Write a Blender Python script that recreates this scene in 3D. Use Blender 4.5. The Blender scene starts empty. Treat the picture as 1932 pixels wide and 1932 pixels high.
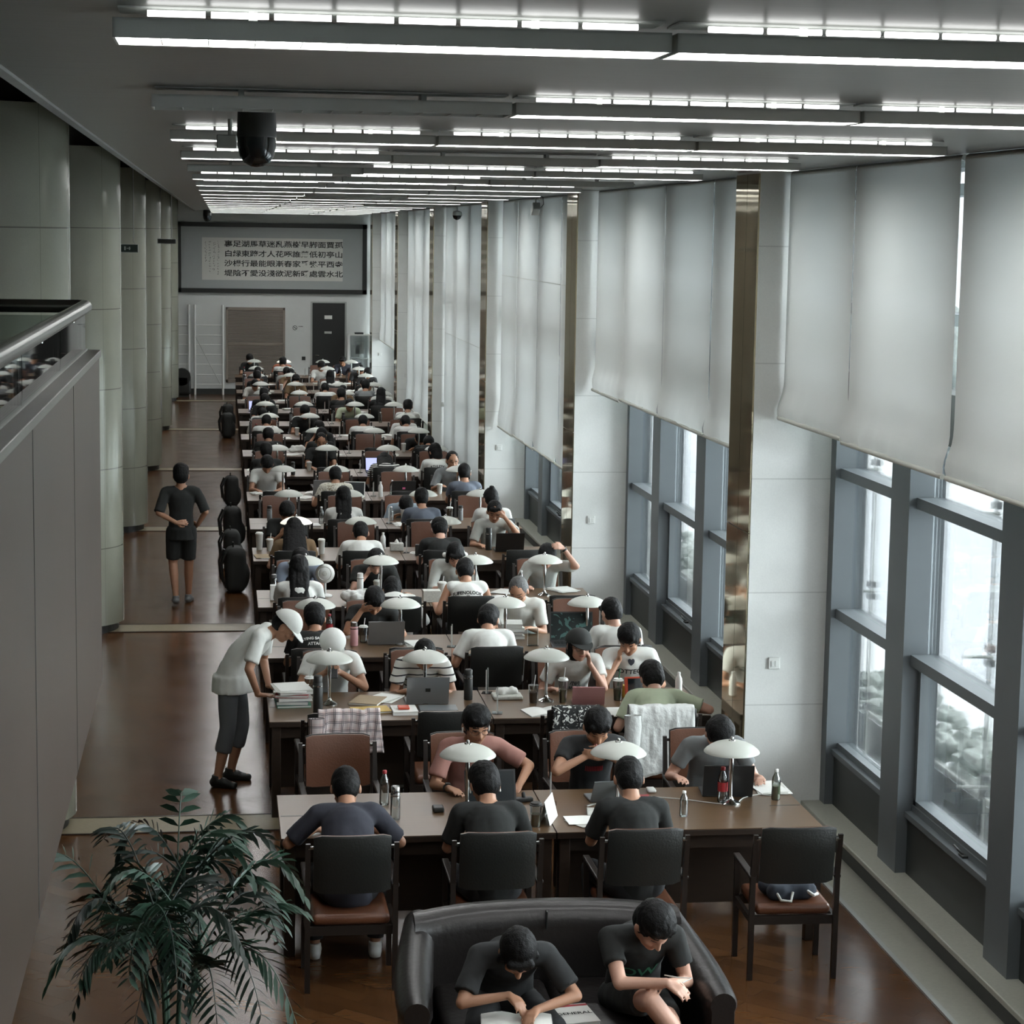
import bpy, bmesh, math, random
import numpy as np
from mathutils import Vector, Matrix, noise
from mathutils.bvhtree import BVHTree
PI = math.pi
R = math.radians
C = bpy.context.scene.collection
rnd = random.Random(7)
V = Vector

# ------------------------------------------------------------------ camera
cam_d = bpy.data.cameras.new('camera')
cam_d.sensor_width = 36.0
cam_d.lens = 36.0 * 4001.84 / 1932.0
cam_d.clip_start = 0.05
cam_d.clip_end = 400
cam = bpy.data.objects.new('camera', cam_d)
C.objects.link(cam)
_r = V((0.9907122544543464, -0.13509062515993225, 0.015483922884242024))
_u = V((0.0023735369912539755, 0.13103692973296835, 0.9913746463211113))
_f = V((0.13595438645419877, 0.9821302592019329, -0.13014053466851355))
_m = Matrix((( _r.x, _u.x, -_f.x), (_r.y, _u.y, -_f.y), (_r.z, _u.z, -_f.z))).to_4x4()
_m.translation = V((-0.3645, -12.9537, 4.5199))
cam.matrix_world = _m
bpy.context.scene.camera = cam

# ------------------------------------------------------------------ world and exposure
SKY = 6.0
LAMP_E = 8.0
world = bpy.data.worlds.new('overcast_sky')
bpy.context.scene.world = world
world.use_nodes = True
wn = world.node_tree
bg = wn.nodes['Background']
tc = wn.nodes.new('ShaderNodeTexCoord')
sx = wn.nodes.new('ShaderNodeSeparateXYZ')
mr = wn.nodes.new('ShaderNodeMapRange')
mr.inputs[1].default_value = -0.1
mr.inputs[2].default_value = 0.7
mx = wn.nodes.new('ShaderNodeMix')
mx.data_type = 'RGBA'
mx.inputs[6].default_value = (0.80, 0.83, 0.86, 1)
mx.inputs[7].default_value = (0.97, 1.0, 1.0, 1)
wn.links.new(tc.outputs['Generated'], sx.inputs[0])
wn.links.new(sx.outputs[2], mr.inputs[0])
wn.links.new(mr.outputs[0], mx.inputs[0])
wn.links.new(mx.outputs[2], bg.inputs[0])
bg.inputs[1].default_value = SKY
vs = bpy.context.scene.view_settings
vs.view_transform = 'Standard'
vs.look = 'None'
vs.gamma = 1.0
vs.exposure = 1.82
cy = bpy.context.scene.cycles
cy.use_denoising = True
cy.max_bounces = 8
cy.diffuse_bounces = 5
cy.glossy_bounces = 4
cy.transparent_max_bounces = 12
cy.caustics_reflective = False
cy.caustics_refractive = False
cy.sample_clamp_indirect = 6.0

# ------------------------------------------------------------------ materials
def rgb(h):
    out = []
    for i in (0, 2, 4):
        c = int(h[i:i + 2], 16) / 255
        out.append(c / 12.92 if c <= 0.04045 else ((c + 0.055) / 1.055) ** 2.4)
    return (*out, 1)

def newmat(name):
    m = bpy.data.materials.new(name)
    m.use_nodes = True
    nt = m.node_tree
    return m, nt, nt.nodes['Principled BSDF']

def mat(name, hexa, rough=0.6, metal=0.0, var=0.08, scale=6.0, bump=0.0, bscale=40.0, spec=0.5, stretch=None, emit=0.0, coat=0.0):
    m, nt, b = newmat(name)
    c = rgb(hexa)
    t = nt.nodes.new('ShaderNodeTexCoord')
    mp = nt.nodes.new('ShaderNodeMapping')
    if stretch:
        mp.inputs['Scale'].default_value = stretch
    n = nt.nodes.new('ShaderNodeTexNoise')
    n.inputs['Scale'].default_value = scale
    n.inputs['Detail'].default_value = 4
    r = nt.nodes.new('ShaderNodeMix')
    r.data_type = 'RGBA'
    r.inputs[6].default_value = (c[0] * (1 - var), c[1] * (1 - var), c[2] * (1 - var), 1)
    r.inputs[7].default_value = (min(1, c[0] * (1 + var)), min(1, c[1] * (1 + var)), min(1, c[2] * (1 + var)), 1)
    nt.links.new(t.outputs['Object'], mp.inputs[0])
    nt.links.new(mp.outputs[0], n.inputs['Vector'])
    nt.links.new(n.outputs['Fac'], r.inputs[0])
    nt.links.new(r.outputs[2], b.inputs['Base Color'])
    b.inputs['Roughness'].default_value = rough
    b.inputs['Metallic'].default_value = metal
    b.inputs['Specular IOR Level'].default_value = spec
    b.inputs['Coat Weight'].default_value = coat
    if bump:
        n2 = nt.nodes.new('ShaderNodeTexNoise')
        n2.inputs['Scale'].default_value = bscale
        n2.inputs['Detail'].default_value = 3
        bp = nt.nodes.new('ShaderNodeBump')
        bp.inputs['Strength'].default_value = bump
        bp.inputs['Distance'].default_value = 0.01
        nt.links.new(t.outputs['Object'], n2.inputs['Vector'])
        nt.links.new(n2.outputs['Fac'], bp.inputs['Height'])
        nt.links.new(bp.outputs[0], b.inputs['Normal'])
    if emit:
        b.inputs['Emission Color'].default_value = c
        b.inputs['Emission Strength'].default_value = emit
    return m

def M_(nt, op, a, b=None, c=None):
    n = nt.nodes.new('ShaderNodeMath')
    n.operation = op
    for i, v in enumerate((a, b, c)):
        if v is None:
            continue
        if isinstance(v, (int, float)):
            n.inputs[i].default_value = v
        else:
            nt.links.new(v, n.inputs[i])
    return n.outputs[0]

def stone_mat(name, hexa, jz=0.87, jz0=0.1, ja=None, rough=0.28, line=0.55):
    """stone cladding with thin joints at a fixed height step and, if asked, at angles round a column"""
    m, nt, b = newmat(name)
    c = rgb(hexa)
    g = nt.nodes.new('ShaderNodeNewGeometry')
    s = nt.nodes.new('ShaderNodeSeparateXYZ')
    nt.links.new(g.outputs['Position'], s.inputs[0])
    z = M_(nt, 'FRACT', M_(nt, 'DIVIDE', M_(nt, 'SUBTRACT', s.outputs[2], jz0), jz))
    j = M_(nt, 'LESS_THAN', z, 0.012)
    if ja:
        t = nt.nodes.new('ShaderNodeTexCoord')
        s2 = nt.nodes.new('ShaderNodeSeparateXYZ')
        nt.links.new(t.outputs['Object'], s2.inputs[0])
        an = M_(nt, 'ARCTAN2', s2.outputs[1], s2.outputs[0])
        fr = M_(nt, 'FRACT', M_(nt, 'DIVIDE', M_(nt, 'ADD', an, 7.0), ja))
        j = M_(nt, 'MAXIMUM', j, M_(nt, 'LESS_THAN', fr, 0.008))
    n = nt.nodes.new('ShaderNodeTexNoise')
    n.inputs['Scale'].default_value = 3.0
    n.inputs['Detail'].default_value = 8
    nt.links.new(g.outputs['Position'], n.inputs['Vector'])
    n3 = nt.nodes.new('ShaderNodeTexNoise')
    n3.inputs['Scale'].default_value = 90.0
    nt.links.new(g.outputs['Position'], n3.inputs['Vector'])
    f = M_(nt, 'ADD', M_(nt, 'MULTIPLY', n.outputs['Fac'], 0.22), M_(nt, 'MULTIPLY', n3.outputs['Fac'], 0.12))
    f = M_(nt, 'ADD', f, 0.83)
    f = M_(nt, 'MULTIPLY', f, M_(nt, 'SUBTRACT', 1.0, M_(nt, 'MULTIPLY', j, line)))
    mixn = nt.nodes.new('ShaderNodeVectorMath')
    mixn.operation = 'SCALE'
    mixn.inputs[0].default_value = c[:3]
    nt.links.new(f, mixn.inputs['Scale'])
    nt.links.new(mixn.outputs[0], b.inputs['Base Color'])
    b.inputs['Roughness'].default_value = rough
    return m

def wood_mat(name, dark, light, rough=0.3, scale=(1, 9, 9), coat=0.2):
    m, nt, b = newmat(name)
    t = nt.nodes.new('ShaderNodeTexCoord')
    mp = nt.nodes.new('ShaderNodeMapping')
    mp.inputs['Scale'].default_value = scale
    n = nt.nodes.new('ShaderNodeTexNoise')
    n.inputs['Scale'].default_value = 5
    n.inputs['Detail'].default_value = 8
    n.inputs['Distortion'].default_value = 0.6
    r = nt.nodes.new('ShaderNodeMix')
    r.data_type = 'RGBA'
    r.inputs[6].default_value = rgb(dark)
    r.inputs[7].default_value = rgb(light)
    nt.links.new(t.outputs['Object'], mp.inputs[0])
    nt.links.new(mp.outputs[0], n.inputs['Vector'])
    nt.links.new(n.outputs['Fac'], r.inputs[0])
    nt.links.new(r.outputs[2], b.inputs['Base Color'])
    b.inputs['Roughness'].default_value = rough
    b.inputs['Coat Weight'].default_value = coat
    b.inputs['Coat Roughness'].default_value = 0.25
    return m

def parquet_mat():
    m, nt, b = newmat('parquet')
    t = nt.nodes.new('ShaderNodeTexCoord')
    mp = nt.nodes.new('ShaderNodeMapping')
    mp.inputs['Rotation'].default_value = (0, 0, R(42))
    br = nt.nodes.new('ShaderNodeTexBrick')
    br.inputs['Scale'].default_value = 1.0
    br.inputs['Brick Width'].default_value = 0.92
    br.inputs['Row Height'].default_value = 0.125
    br.inputs['Mortar Size'].default_value = 0.0035
    br.inputs['Mortar Smooth'].default_value = 0.2
    br.inputs['Color1'].default_value = rgb('5e3f25')
    br.inputs['Color2'].default_value = rgb('4a301c')
    br.inputs['Mortar'].default_value = rgb('241b15')
    n = nt.nodes.new('ShaderNodeTexNoise')
    n.inputs['Scale'].default_value = 14
    n.inputs['Detail'].default_value = 6
    mp2 = nt.nodes.new('ShaderNodeMapping')
    mp2.inputs['Rotation'].default_value = (0, 0, R(42))
    mp2.inputs['Scale'].default_value = (0.25, 3, 1)
    mul = nt.nodes.new('ShaderNodeVectorMath')
    mul.operation = 'SCALE'
    nt.links.new(t.outputs['Object'], mp.inputs[0])
    nt.links.new(t.outputs['Object'], mp2.inputs[0])
    nt.links.new(mp.outputs[0], br.inputs['Vector'])
    nt.links.new(mp2.outputs[0], n.inputs['Vector'])
    nt.links.new(br.outputs['Color'], mul.inputs[0])
    nt.links.new(M_(nt, 'ADD', M_(nt, 'MULTIPLY', n.outputs['Fac'], 0.6), 0.7), mul.inputs['Scale'])
    nt.links.new(mul.outputs[0], b.inputs['Base Color'])
    n2 = nt.nodes.new('ShaderNodeTexNoise')
    n2.inputs['Scale'].default_value = 2.5
    nt.links.new(t.outputs['Object'], n2.inputs['Vector'])
    nt.links.new(M_(nt, 'ADD', M_(nt, 'MULTIPLY', n2.outputs['Fac'], 0.14), 0.13), b.inputs['Roughness'])
    b.inputs['Specular IOR Level'].default_value = 0.38
    bp = nt.nodes.new('ShaderNodeBump')
    bp.inputs['Strength'].default_value = 0.4
    bp.inputs['Distance'].default_value = 0.004
    nt.links.new(M_(nt, 'ADD', M_(nt, 'SUBTRACT', 1.0, br.outputs['Fac']), M_(nt, 'MULTIPLY', n2.outputs['Fac'], 1.5)), bp.inputs['Height'])
    nt.links.new(bp.outputs[0], b.inputs['Normal'])
    return m

def ceiling_mat():
    m, nt, b = newmat('satin_ceiling_panel')
    g = nt.nodes.new('ShaderNodeTexCoord')
    s = nt.nodes.new('ShaderNodeSeparateXYZ')
    nt.links.new(g.outputs['Object'], s.inputs[0])
    mp = nt.nodes.new('ShaderNodeMapping')
    mp.inputs['Scale'].default_value = (0.6, 25, 1)
    n = nt.nodes.new('ShaderNodeTexNoise')
    n.inputs['Scale'].default_value = 3
    n.inputs['Detail'].default_value = 5
    nt.links.new(g.outputs['Object'], mp.inputs[0])
    nt.links.new(mp.outputs[0], n.inputs['Vector'])
    mul = nt.nodes.new('ShaderNodeVectorMath')
    mul.operation = 'SCALE'
    mul.inputs[0].default_value = rgb('878884')[:3]
    nt.links.new(M_(nt, 'ADD', M_(nt, 'MULTIPLY', n.outputs['Fac'], 0.5), 0.75), mul.inputs['Scale'])
    nt.links.new(mul.outputs[0], b.inputs['Base Color'])
    b.inputs['Metallic'].default_value = 0.5
    b.inputs['Roughness'].default_value = 0.38
    return m

def blind_mat():
    m = bpy.data.materials.new('blind_fabric')
    m.use_nodes = True
    nt = m.node_tree
    nt.nodes.remove(nt.nodes['Principled BSDF'])
    out = nt.nodes['Material Output']
    d = nt.nodes.new('ShaderNodeBsdfDiffuse')
    tr = nt.nodes.new('ShaderNodeBsdfTranslucent')
    mixs = nt.nodes.new('ShaderNodeMixShader')
    mixs.inputs[0].default_value = 0.11
    t = nt.nodes.new('ShaderNodeTexCoord')
    n = nt.nodes.new('ShaderNodeTexNoise')
    n.inputs['Scale'].default_value = 220
    bp = nt.nodes.new('ShaderNodeBump')
    bp.inputs['Strength'].default_value = 0.3
    bp.inputs['Distance'].default_value = 0.002
    nt.links.new(t.outputs['Object'], n.inputs['Vector'])
    nt.links.new(n.outputs['Fac'], bp.inputs['Height'])
    nt.links.new(bp.outputs[0], d.inputs['Normal'])
    d.inputs[0].default_value = rgb('d2d5d1')
    tr.inputs[0].default_value = rgb('c2c7c6')
    nt.links.new(d.outputs[0], mixs.inputs[1])
    nt.links.new(tr.outputs[0], mixs.inputs[2])
    nt.links.new(mixs.outputs[0], out.inputs[0])
    return m

def glass_mat(name, refl=0.12, tint=(0.92, 0.95, 0.96, 1), rough=0.02):
    m = bpy.data.materials.new(name)
    m.use_nodes = True
    nt = m.node_tree
    nt.nodes.remove(nt.nodes['Principled BSDF'])
    out = nt.nodes['Material Output']
    tr = nt.nodes.new('ShaderNodeBsdfTransparent')
    tr.inputs[0].default_value = tint
    gl = nt.nodes.new('ShaderNodeBsdfGlossy')
    gl.inputs['Roughness'].default_value = rough
    fr = nt.nodes.new('ShaderNodeFresnel')
    fr.inputs[0].default_value = 1.45
    mixs = nt.nodes.new('ShaderNodeMixShader')
    nt.links.new(M_(nt, 'ADD', M_(nt, 'MULTIPLY', fr.outputs[0], 0.9), refl * 0.2), mixs.inputs[0])
    nt.links.new(tr.outputs[0], mixs.inputs[1])
    nt.links.new(gl.outputs[0], mixs.inputs[2])
    nt.links.new(mixs.outputs[0], out.inputs[0])
    return m

def plaid_mat(name, base, line, scale=14.0, w=0.16, second='b59a94'):
    m, nt, b = newmat(name)
    t = nt.nodes.new('ShaderNodeTexCoord')
    s = nt.nodes.new('ShaderNodeSeparateXYZ')
    nt.links.new(t.outputs['UV'], s.inputs[0])
    def stripes(sock, sc, ww, ph=0.0):
        f = M_(nt, 'FRACT', M_(nt, 'ADD', M_(nt, 'MULTIPLY', sock, sc), ph))
        return M_(nt, 'LESS_THAN', f, ww)
    a = M_(nt, 'MAXIMUM', stripes(s.outputs[0], scale, w * 0.45), stripes(s.outputs[0], scale, w * 0.45, 0.16))
    c = M_(nt, 'MAXIMUM', stripes(s.outputs[1], scale, w * 0.45), stripes(s.outputs[1], scale, w * 0.45, 0.16))
    d = M_(nt, 'MULTIPLY', M_(nt, 'ADD', stripes(s.outputs[0], scale, 0.4, 0.45), stripes(s.outputs[1], scale, 0.4, 0.45)), 0.35)
    r1 = nt.nodes.new('ShaderNodeMix'); r1.data_type = 'RGBA'
    r1.inputs[6].default_value = rgb(base); r1.inputs[7].default_value = rgb(second)
    nt.links.new(d, r1.inputs[0])
    r = nt.nodes.new('ShaderNodeMix'); r.data_type = 'RGBA'
    nt.links.new(M_(nt, 'MULTIPLY', M_(nt, 'MAXIMUM', a, c), 0.85), r.inputs[0])
    nt.links.new(r1.outputs[2], r.inputs[6])
    r.inputs[7].default_value = rgb(line)
    nt.links.new(r.outputs[2], b.inputs['Base Color'])
    b.inputs['Roughness'].default_value = 0.9
    return m

def stripe_mat(name, base, line, per=0.075, w=0.16, off=0.0):
    m, nt, b = newmat(name)
    t = nt.nodes.new('ShaderNodeTexCoord')
    s = nt.nodes.new('ShaderNodeSeparateXYZ')
    nt.links.new(t.outputs['Object'], s.inputs[0])
    n = nt.nodes.new('ShaderNodeTexNoise')
    n.inputs['Scale'].default_value = 5
    nt.links.new(t.outputs['Object'], n.inputs['Vector'])
    z = M_(nt, 'ADD', s.outputs[2], M_(nt, 'MULTIPLY', n.outputs['Fac'], 0.03))
    f = M_(nt, 'FRACT', M_(nt, 'DIVIDE', M_(nt, 'ADD', z, off), per))
    r = nt.nodes.new('ShaderNodeMix'); r.data_type = 'RGBA'
    nt.links.new(M_(nt, 'LESS_THAN', f, w), r.inputs[0])
    r.inputs[6].default_value = rgb(base); r.inputs[7].default_value = rgb(line)
    nt.links.new(r.outputs[2], b.inputs['Base Color'])
    b.inputs['Roughness'].default_value = 0.9
    return m

def blotch_mat(name, base, mark, scale=18, thr=0.56):
    m, nt, b = newmat(name)
    t = nt.nodes.new('ShaderNodeTexCoord')
    n = nt.nodes.new('ShaderNodeTexNoise')
    n.inputs['Scale'].default_value = scale
    n.inputs['Distortion'].default_value = 1.5
    nt.links.new(t.outputs['Object'], n.inputs['Vector'])
    r = nt.nodes.new('ShaderNodeMix'); r.data_type = 'RGBA'
    nt.links.new(M_(nt, 'GREATER_THAN', n.outputs['Fac'], thr), r.inputs[0])
    r.inputs[6].default_value = rgb(base); r.inputs[7].default_value = rgb(mark)
    nt.links.new(r.outputs[2], b.inputs['Base Color'])
    b.inputs['Roughness'].default_value = 0.85
    return m

MT = {}
MT['parquet'] = parquet_mat()
MT['ceiling'] = ceiling_mat()
MT['ceil_matte'] = mat('matte_ceiling', '8d8f8b', 0.7)
MT['stone_col'] = stone_mat('grey_column_stone', '7f8073', 0.885, 0.08, ja=0.62, rough=0.2)
MT['stone_pier'] = stone_mat('white_pier_stone', 'dcdedb', 0.87, 0.1, rough=0.35, line=0.22)
MT['stone_strip'] = mat('beige_floor_stone', '8a8068', 0.4, var=0.18, scale=30)
MT['stone_ledge'] = mat('grey_ledge_stone', '9a9a8e', 0.35, var=0.14, scale=40)
MT['mirror'] = mat('bronze_mirror', 'b3a68a', 0.06, metal=0.8, var=0.05, scale=2)
MT['wallpaint'] = mat('pale_wall_paint', 'c9ccc9', 0.8, var=0.03)
MT['wall_dark'] = mat('grey_wall_paint', '82857f', 0.8, var=0.05)
MT['frame_grey'] = mat('blue_grey_window_metal', '5f6568', 0.45, metal=0.1, var=0.05)
MT['spandrel'] = mat('dark_window_panel', '2e3230', 0.45, var=0.1)
MT['black'] = mat('black_plastic', '1f211f', 0.45)
MT['blackm'] = mat('black_matt', '232523', 0.8)
MT['blind'] = blind_mat()
MT['blindbar'] = mat('blind_hem_bar', 'b9bbb2', 0.6)
MT['glass'] = glass_mat('window_glass')
MT['railglass'] = glass_mat('railing_glass', 0.5, (0.75, 0.8, 0.78, 1))
MT['acrylic'] = glass_mat('clear_acrylic', 0.8, (0.75, 0.8, 0.8, 1), 0.05)
MT['tablewood'] = wood_mat('table_wood', '513d29', '604a33', 0.36, (0.5, 7, 7), 0.15)
MT['tabledark'] = wood_mat('table_dark_wood', '241d18', '33281f', 0.4, (1, 6, 6), 0.1)
MT['panelwood'] = wood_mat('red_brown_panel_wood', '32261e', '3f3127', 0.4, (8, 0.6, 0.5), 0.12)
MT['leather_b'] = mat('brown_leather', '5e3a27', 0.36, var=0.15, scale=8, bump=0.15, bscale=90)
MT['leather_k'] = mat('black_leather', '1e1f1d', 0.38, var=0.1, scale=8, bump=0.15, bscale=90)
MT['leather_s'] = mat('dark_sofa_leather', '1d1a19', 0.33, var=0.15, scale=5, bump=0.2, bscale=30)
MT['chairwood'] = mat('dark_chair_wood', '221c18', 0.4)
MT['steel'] = mat('brushed_steel', 'a8aaa8', 0.22, metal=1.0, var=0.06, stretch=(1, 1, 20))
MT['chrome'] = mat('chrome', 'b9bab8', 0.12, metal=1.0)
MT['shade'] = mat('white_glass_shade', 'b3b6ae', 0.42, var=0.05, bump=0.02, coat=0.2)
MT['shade_on'] = mat('lit_glass_shade', 'd6d3c4', 0.42, var=0.03, emit=0.35)
MT['alum'] = mat('grey_aluminium', 'a5a9a5', 0.45, metal=0.15)
MT['louver'] = mat('lit_louvre', 'ffffff', 0.6, var=0.0, emit=LAMP_E)
MT['louver_off'] = mat('unlit_louvre', '5a5d5a', 0.4, metal=0.4)
MT['tube'] = mat('lit_tube', 'ffffff', 0.6, var=0.0, emit=LAMP_E * .16)
MT['white'] = mat('white_plastic', 'd8dad6', 0.45)
MT['paper'] = mat('white_paper', 'd9dad5', 0.85, var=0.04, scale=20)
MT['paper2'] = mat('printed_paper', 'b9bab3', 0.85, var=0.35, scale=60)
MT['kraft'] = mat('kraft_paper', '94836a', 0.85)
MT['greyplastic'] = mat('grey_plastic', '6c6f70', 0.4)
MT['lapsilver'] = mat('silver_laptop', '8b8e90', 0.35, metal=0.6)
MT['lapdark'] = mat('dark_laptop', '262829', 0.4)
MT['screen'] = mat('dim_screen', '1b2124', 0.12)
MT['screen_b'] = mat('blue_screen', '8f95c8', 0.2, emit=0.5)
MT['screen_g'] = blotch_mat('landscape_screen', '161f1f', '41605c', 9, 0.56)
MT['red'] = mat('red_plastic', 'a02a30', 0.4)
MT['redo'] = mat('orange_red_plastic', 'c04a30', 0.4)
MT['pinkp'] = mat('pink_plastic', 'b98a8c', 0.5)
MT['pinkb'] = mat('pink_bright', 'd86a9a', 0.5)
MT['greenp'] = mat('green_plastic', '3b7a5e', 0.5)
MT['yellow'] = mat('yellow_plastic', 'b99a3c', 0.5)
MT['bottle'] = glass_mat('clear_bottle', 0.9, (0.72, 0.76, 0.75, 1), 0.06)
MT['drink'] = mat('brown_drink', '3b2a20', 0.3)
MT['greendrink'] = mat('green_drink', '9aa680', 0.3)
MT['cord_w'] = mat('white_cable', 'c9cac6', 0.5)
MT['skin'] = mat('skin', 'a77c62', 0.5, var=0.08, scale=10)
MT['skin_l'] = mat('light_skin', 'bd9480', 0.5, var=0.08, scale=10)
MT['lips'] = mat('lips', '8c5248', 0.5)
MT['eye'] = mat('eye', '1a1513', 0.3)
MT['hair'] = mat('black_hair', '0d0d0d', 0.6, var=0.3, scale=60, bump=0.4, bscale=120, spec=0.2)
MT['hair_g'] = mat('grey_hair', '4c4c4b', 0.6, var=0.4, scale=80, bump=0.6, bscale=120)
for k, h in dict(t_white='cfd1cc', t_black='1e201f', t_navy='33353e', t_pink='9a7066', t_grey='767a7b', t_dark='2b2d2e', t_blue='7c8796',
                 t_green='b0bba0', t_lgrey='a9aca6', t_polo='c8cac3', t_sky='93a3ad', t_brown='6e5940', t_bluegrey='5a616c', t_orange='b06a50',
                 j_black='242628', j_grey='5d6163', j_denim='3b424c', j_khaki='6b6659').items():
    MT[k] = mat(k[2:] + '_cloth_' + k[0], h, 0.9, var=0.07, scale=7, bump=0.25, bscale=14)
MT['t_stripe'] = stripe_mat('black_striped_white_cloth', 'cfd0ca', '2a2b2e', 0.06, 0.2)
MT['t_zebra'] = stripe_mat('dense_striped_cloth', 'cfd0ca', '1d1e20', 0.03, 0.5)
MT['t_floral'] = blotch_mat('patterned_cream_cloth', 'c6c5b8', '857c68', 30, 0.58)
MT['plaid'] = plaid_mat('pink_plaid_cloth', 'c9bfbd', '33363f', 8.0)
MT['jwhite'] = mat('crinkled_white_cloth', 'c8cac7', 0.6, var=0.08, scale=12, bump=0.8, bscale=22)
MT['jpattern'] = blotch_mat('black_white_patterned_cloth', '191a1a', 'bfc0bb', 22, 0.57)
MT['leaf'] = mat('dark_palm_leaf', '1b2a23', 0.4, var=0.35, scale=5)
MT['leaf2'] = mat('green_palm_leaf', '2c4638', 0.4, var=0.3, scale=5)
MT['pot'] = mat('grey_pot', '4a4c4a', 0.6)
MT['canvas'] = mat('grey_mount_board', '9ea3a1', 0.7, var=0.03)
MT['scroll'] = mat('scroll_paper', 'c6c7c0', 0.8, var=0.03)
MT['ink'] = mat('ink', '1c1d1c', 0.8)
MT['doorblack'] = mat('black_door_paint', '1d1f1e', 0.5)
MT['louvrewood'] = mat('grey_brown_slats', '857c72', 0.6)
MT['cap_stone'] = mat('dark_capping_stone', '5c5b55', 0.35, var=0.25, scale=14, stretch=(1, .2, 1))
MT['housing'] = mat('pale_fixture_metal', 'c9ccc8', 0.5)
MT['ground'] = mat('pale_paving', 'd0d2d3', 0.8, var=0.15, scale=1.2)
MT['road'] = mat('road_asphalt', 'b8bcc0', 0.8, var=0.1, scale=0.5)
MT['hedge'] = mat('grey_green_hedge', 'abb1ad', 0.9, var=0.5, scale=9)
MT['exitg'] = mat('green_exit_sign', '0f211b', 0.4, emit=0.0)

# ------------------------------------------------------------------ mesh helpers
def frame_of(d, up=None):
    d = d.normalized()
    if up is None or abs(d.dot(up)) > 0.97:
        up = V((0, 0, 1)) if abs(d.z) < 0.95 else V((0, 1, 0))
    x = up.cross(d).normalized()
    y = d.cross(x).normalized()
    return x, y, d

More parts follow.
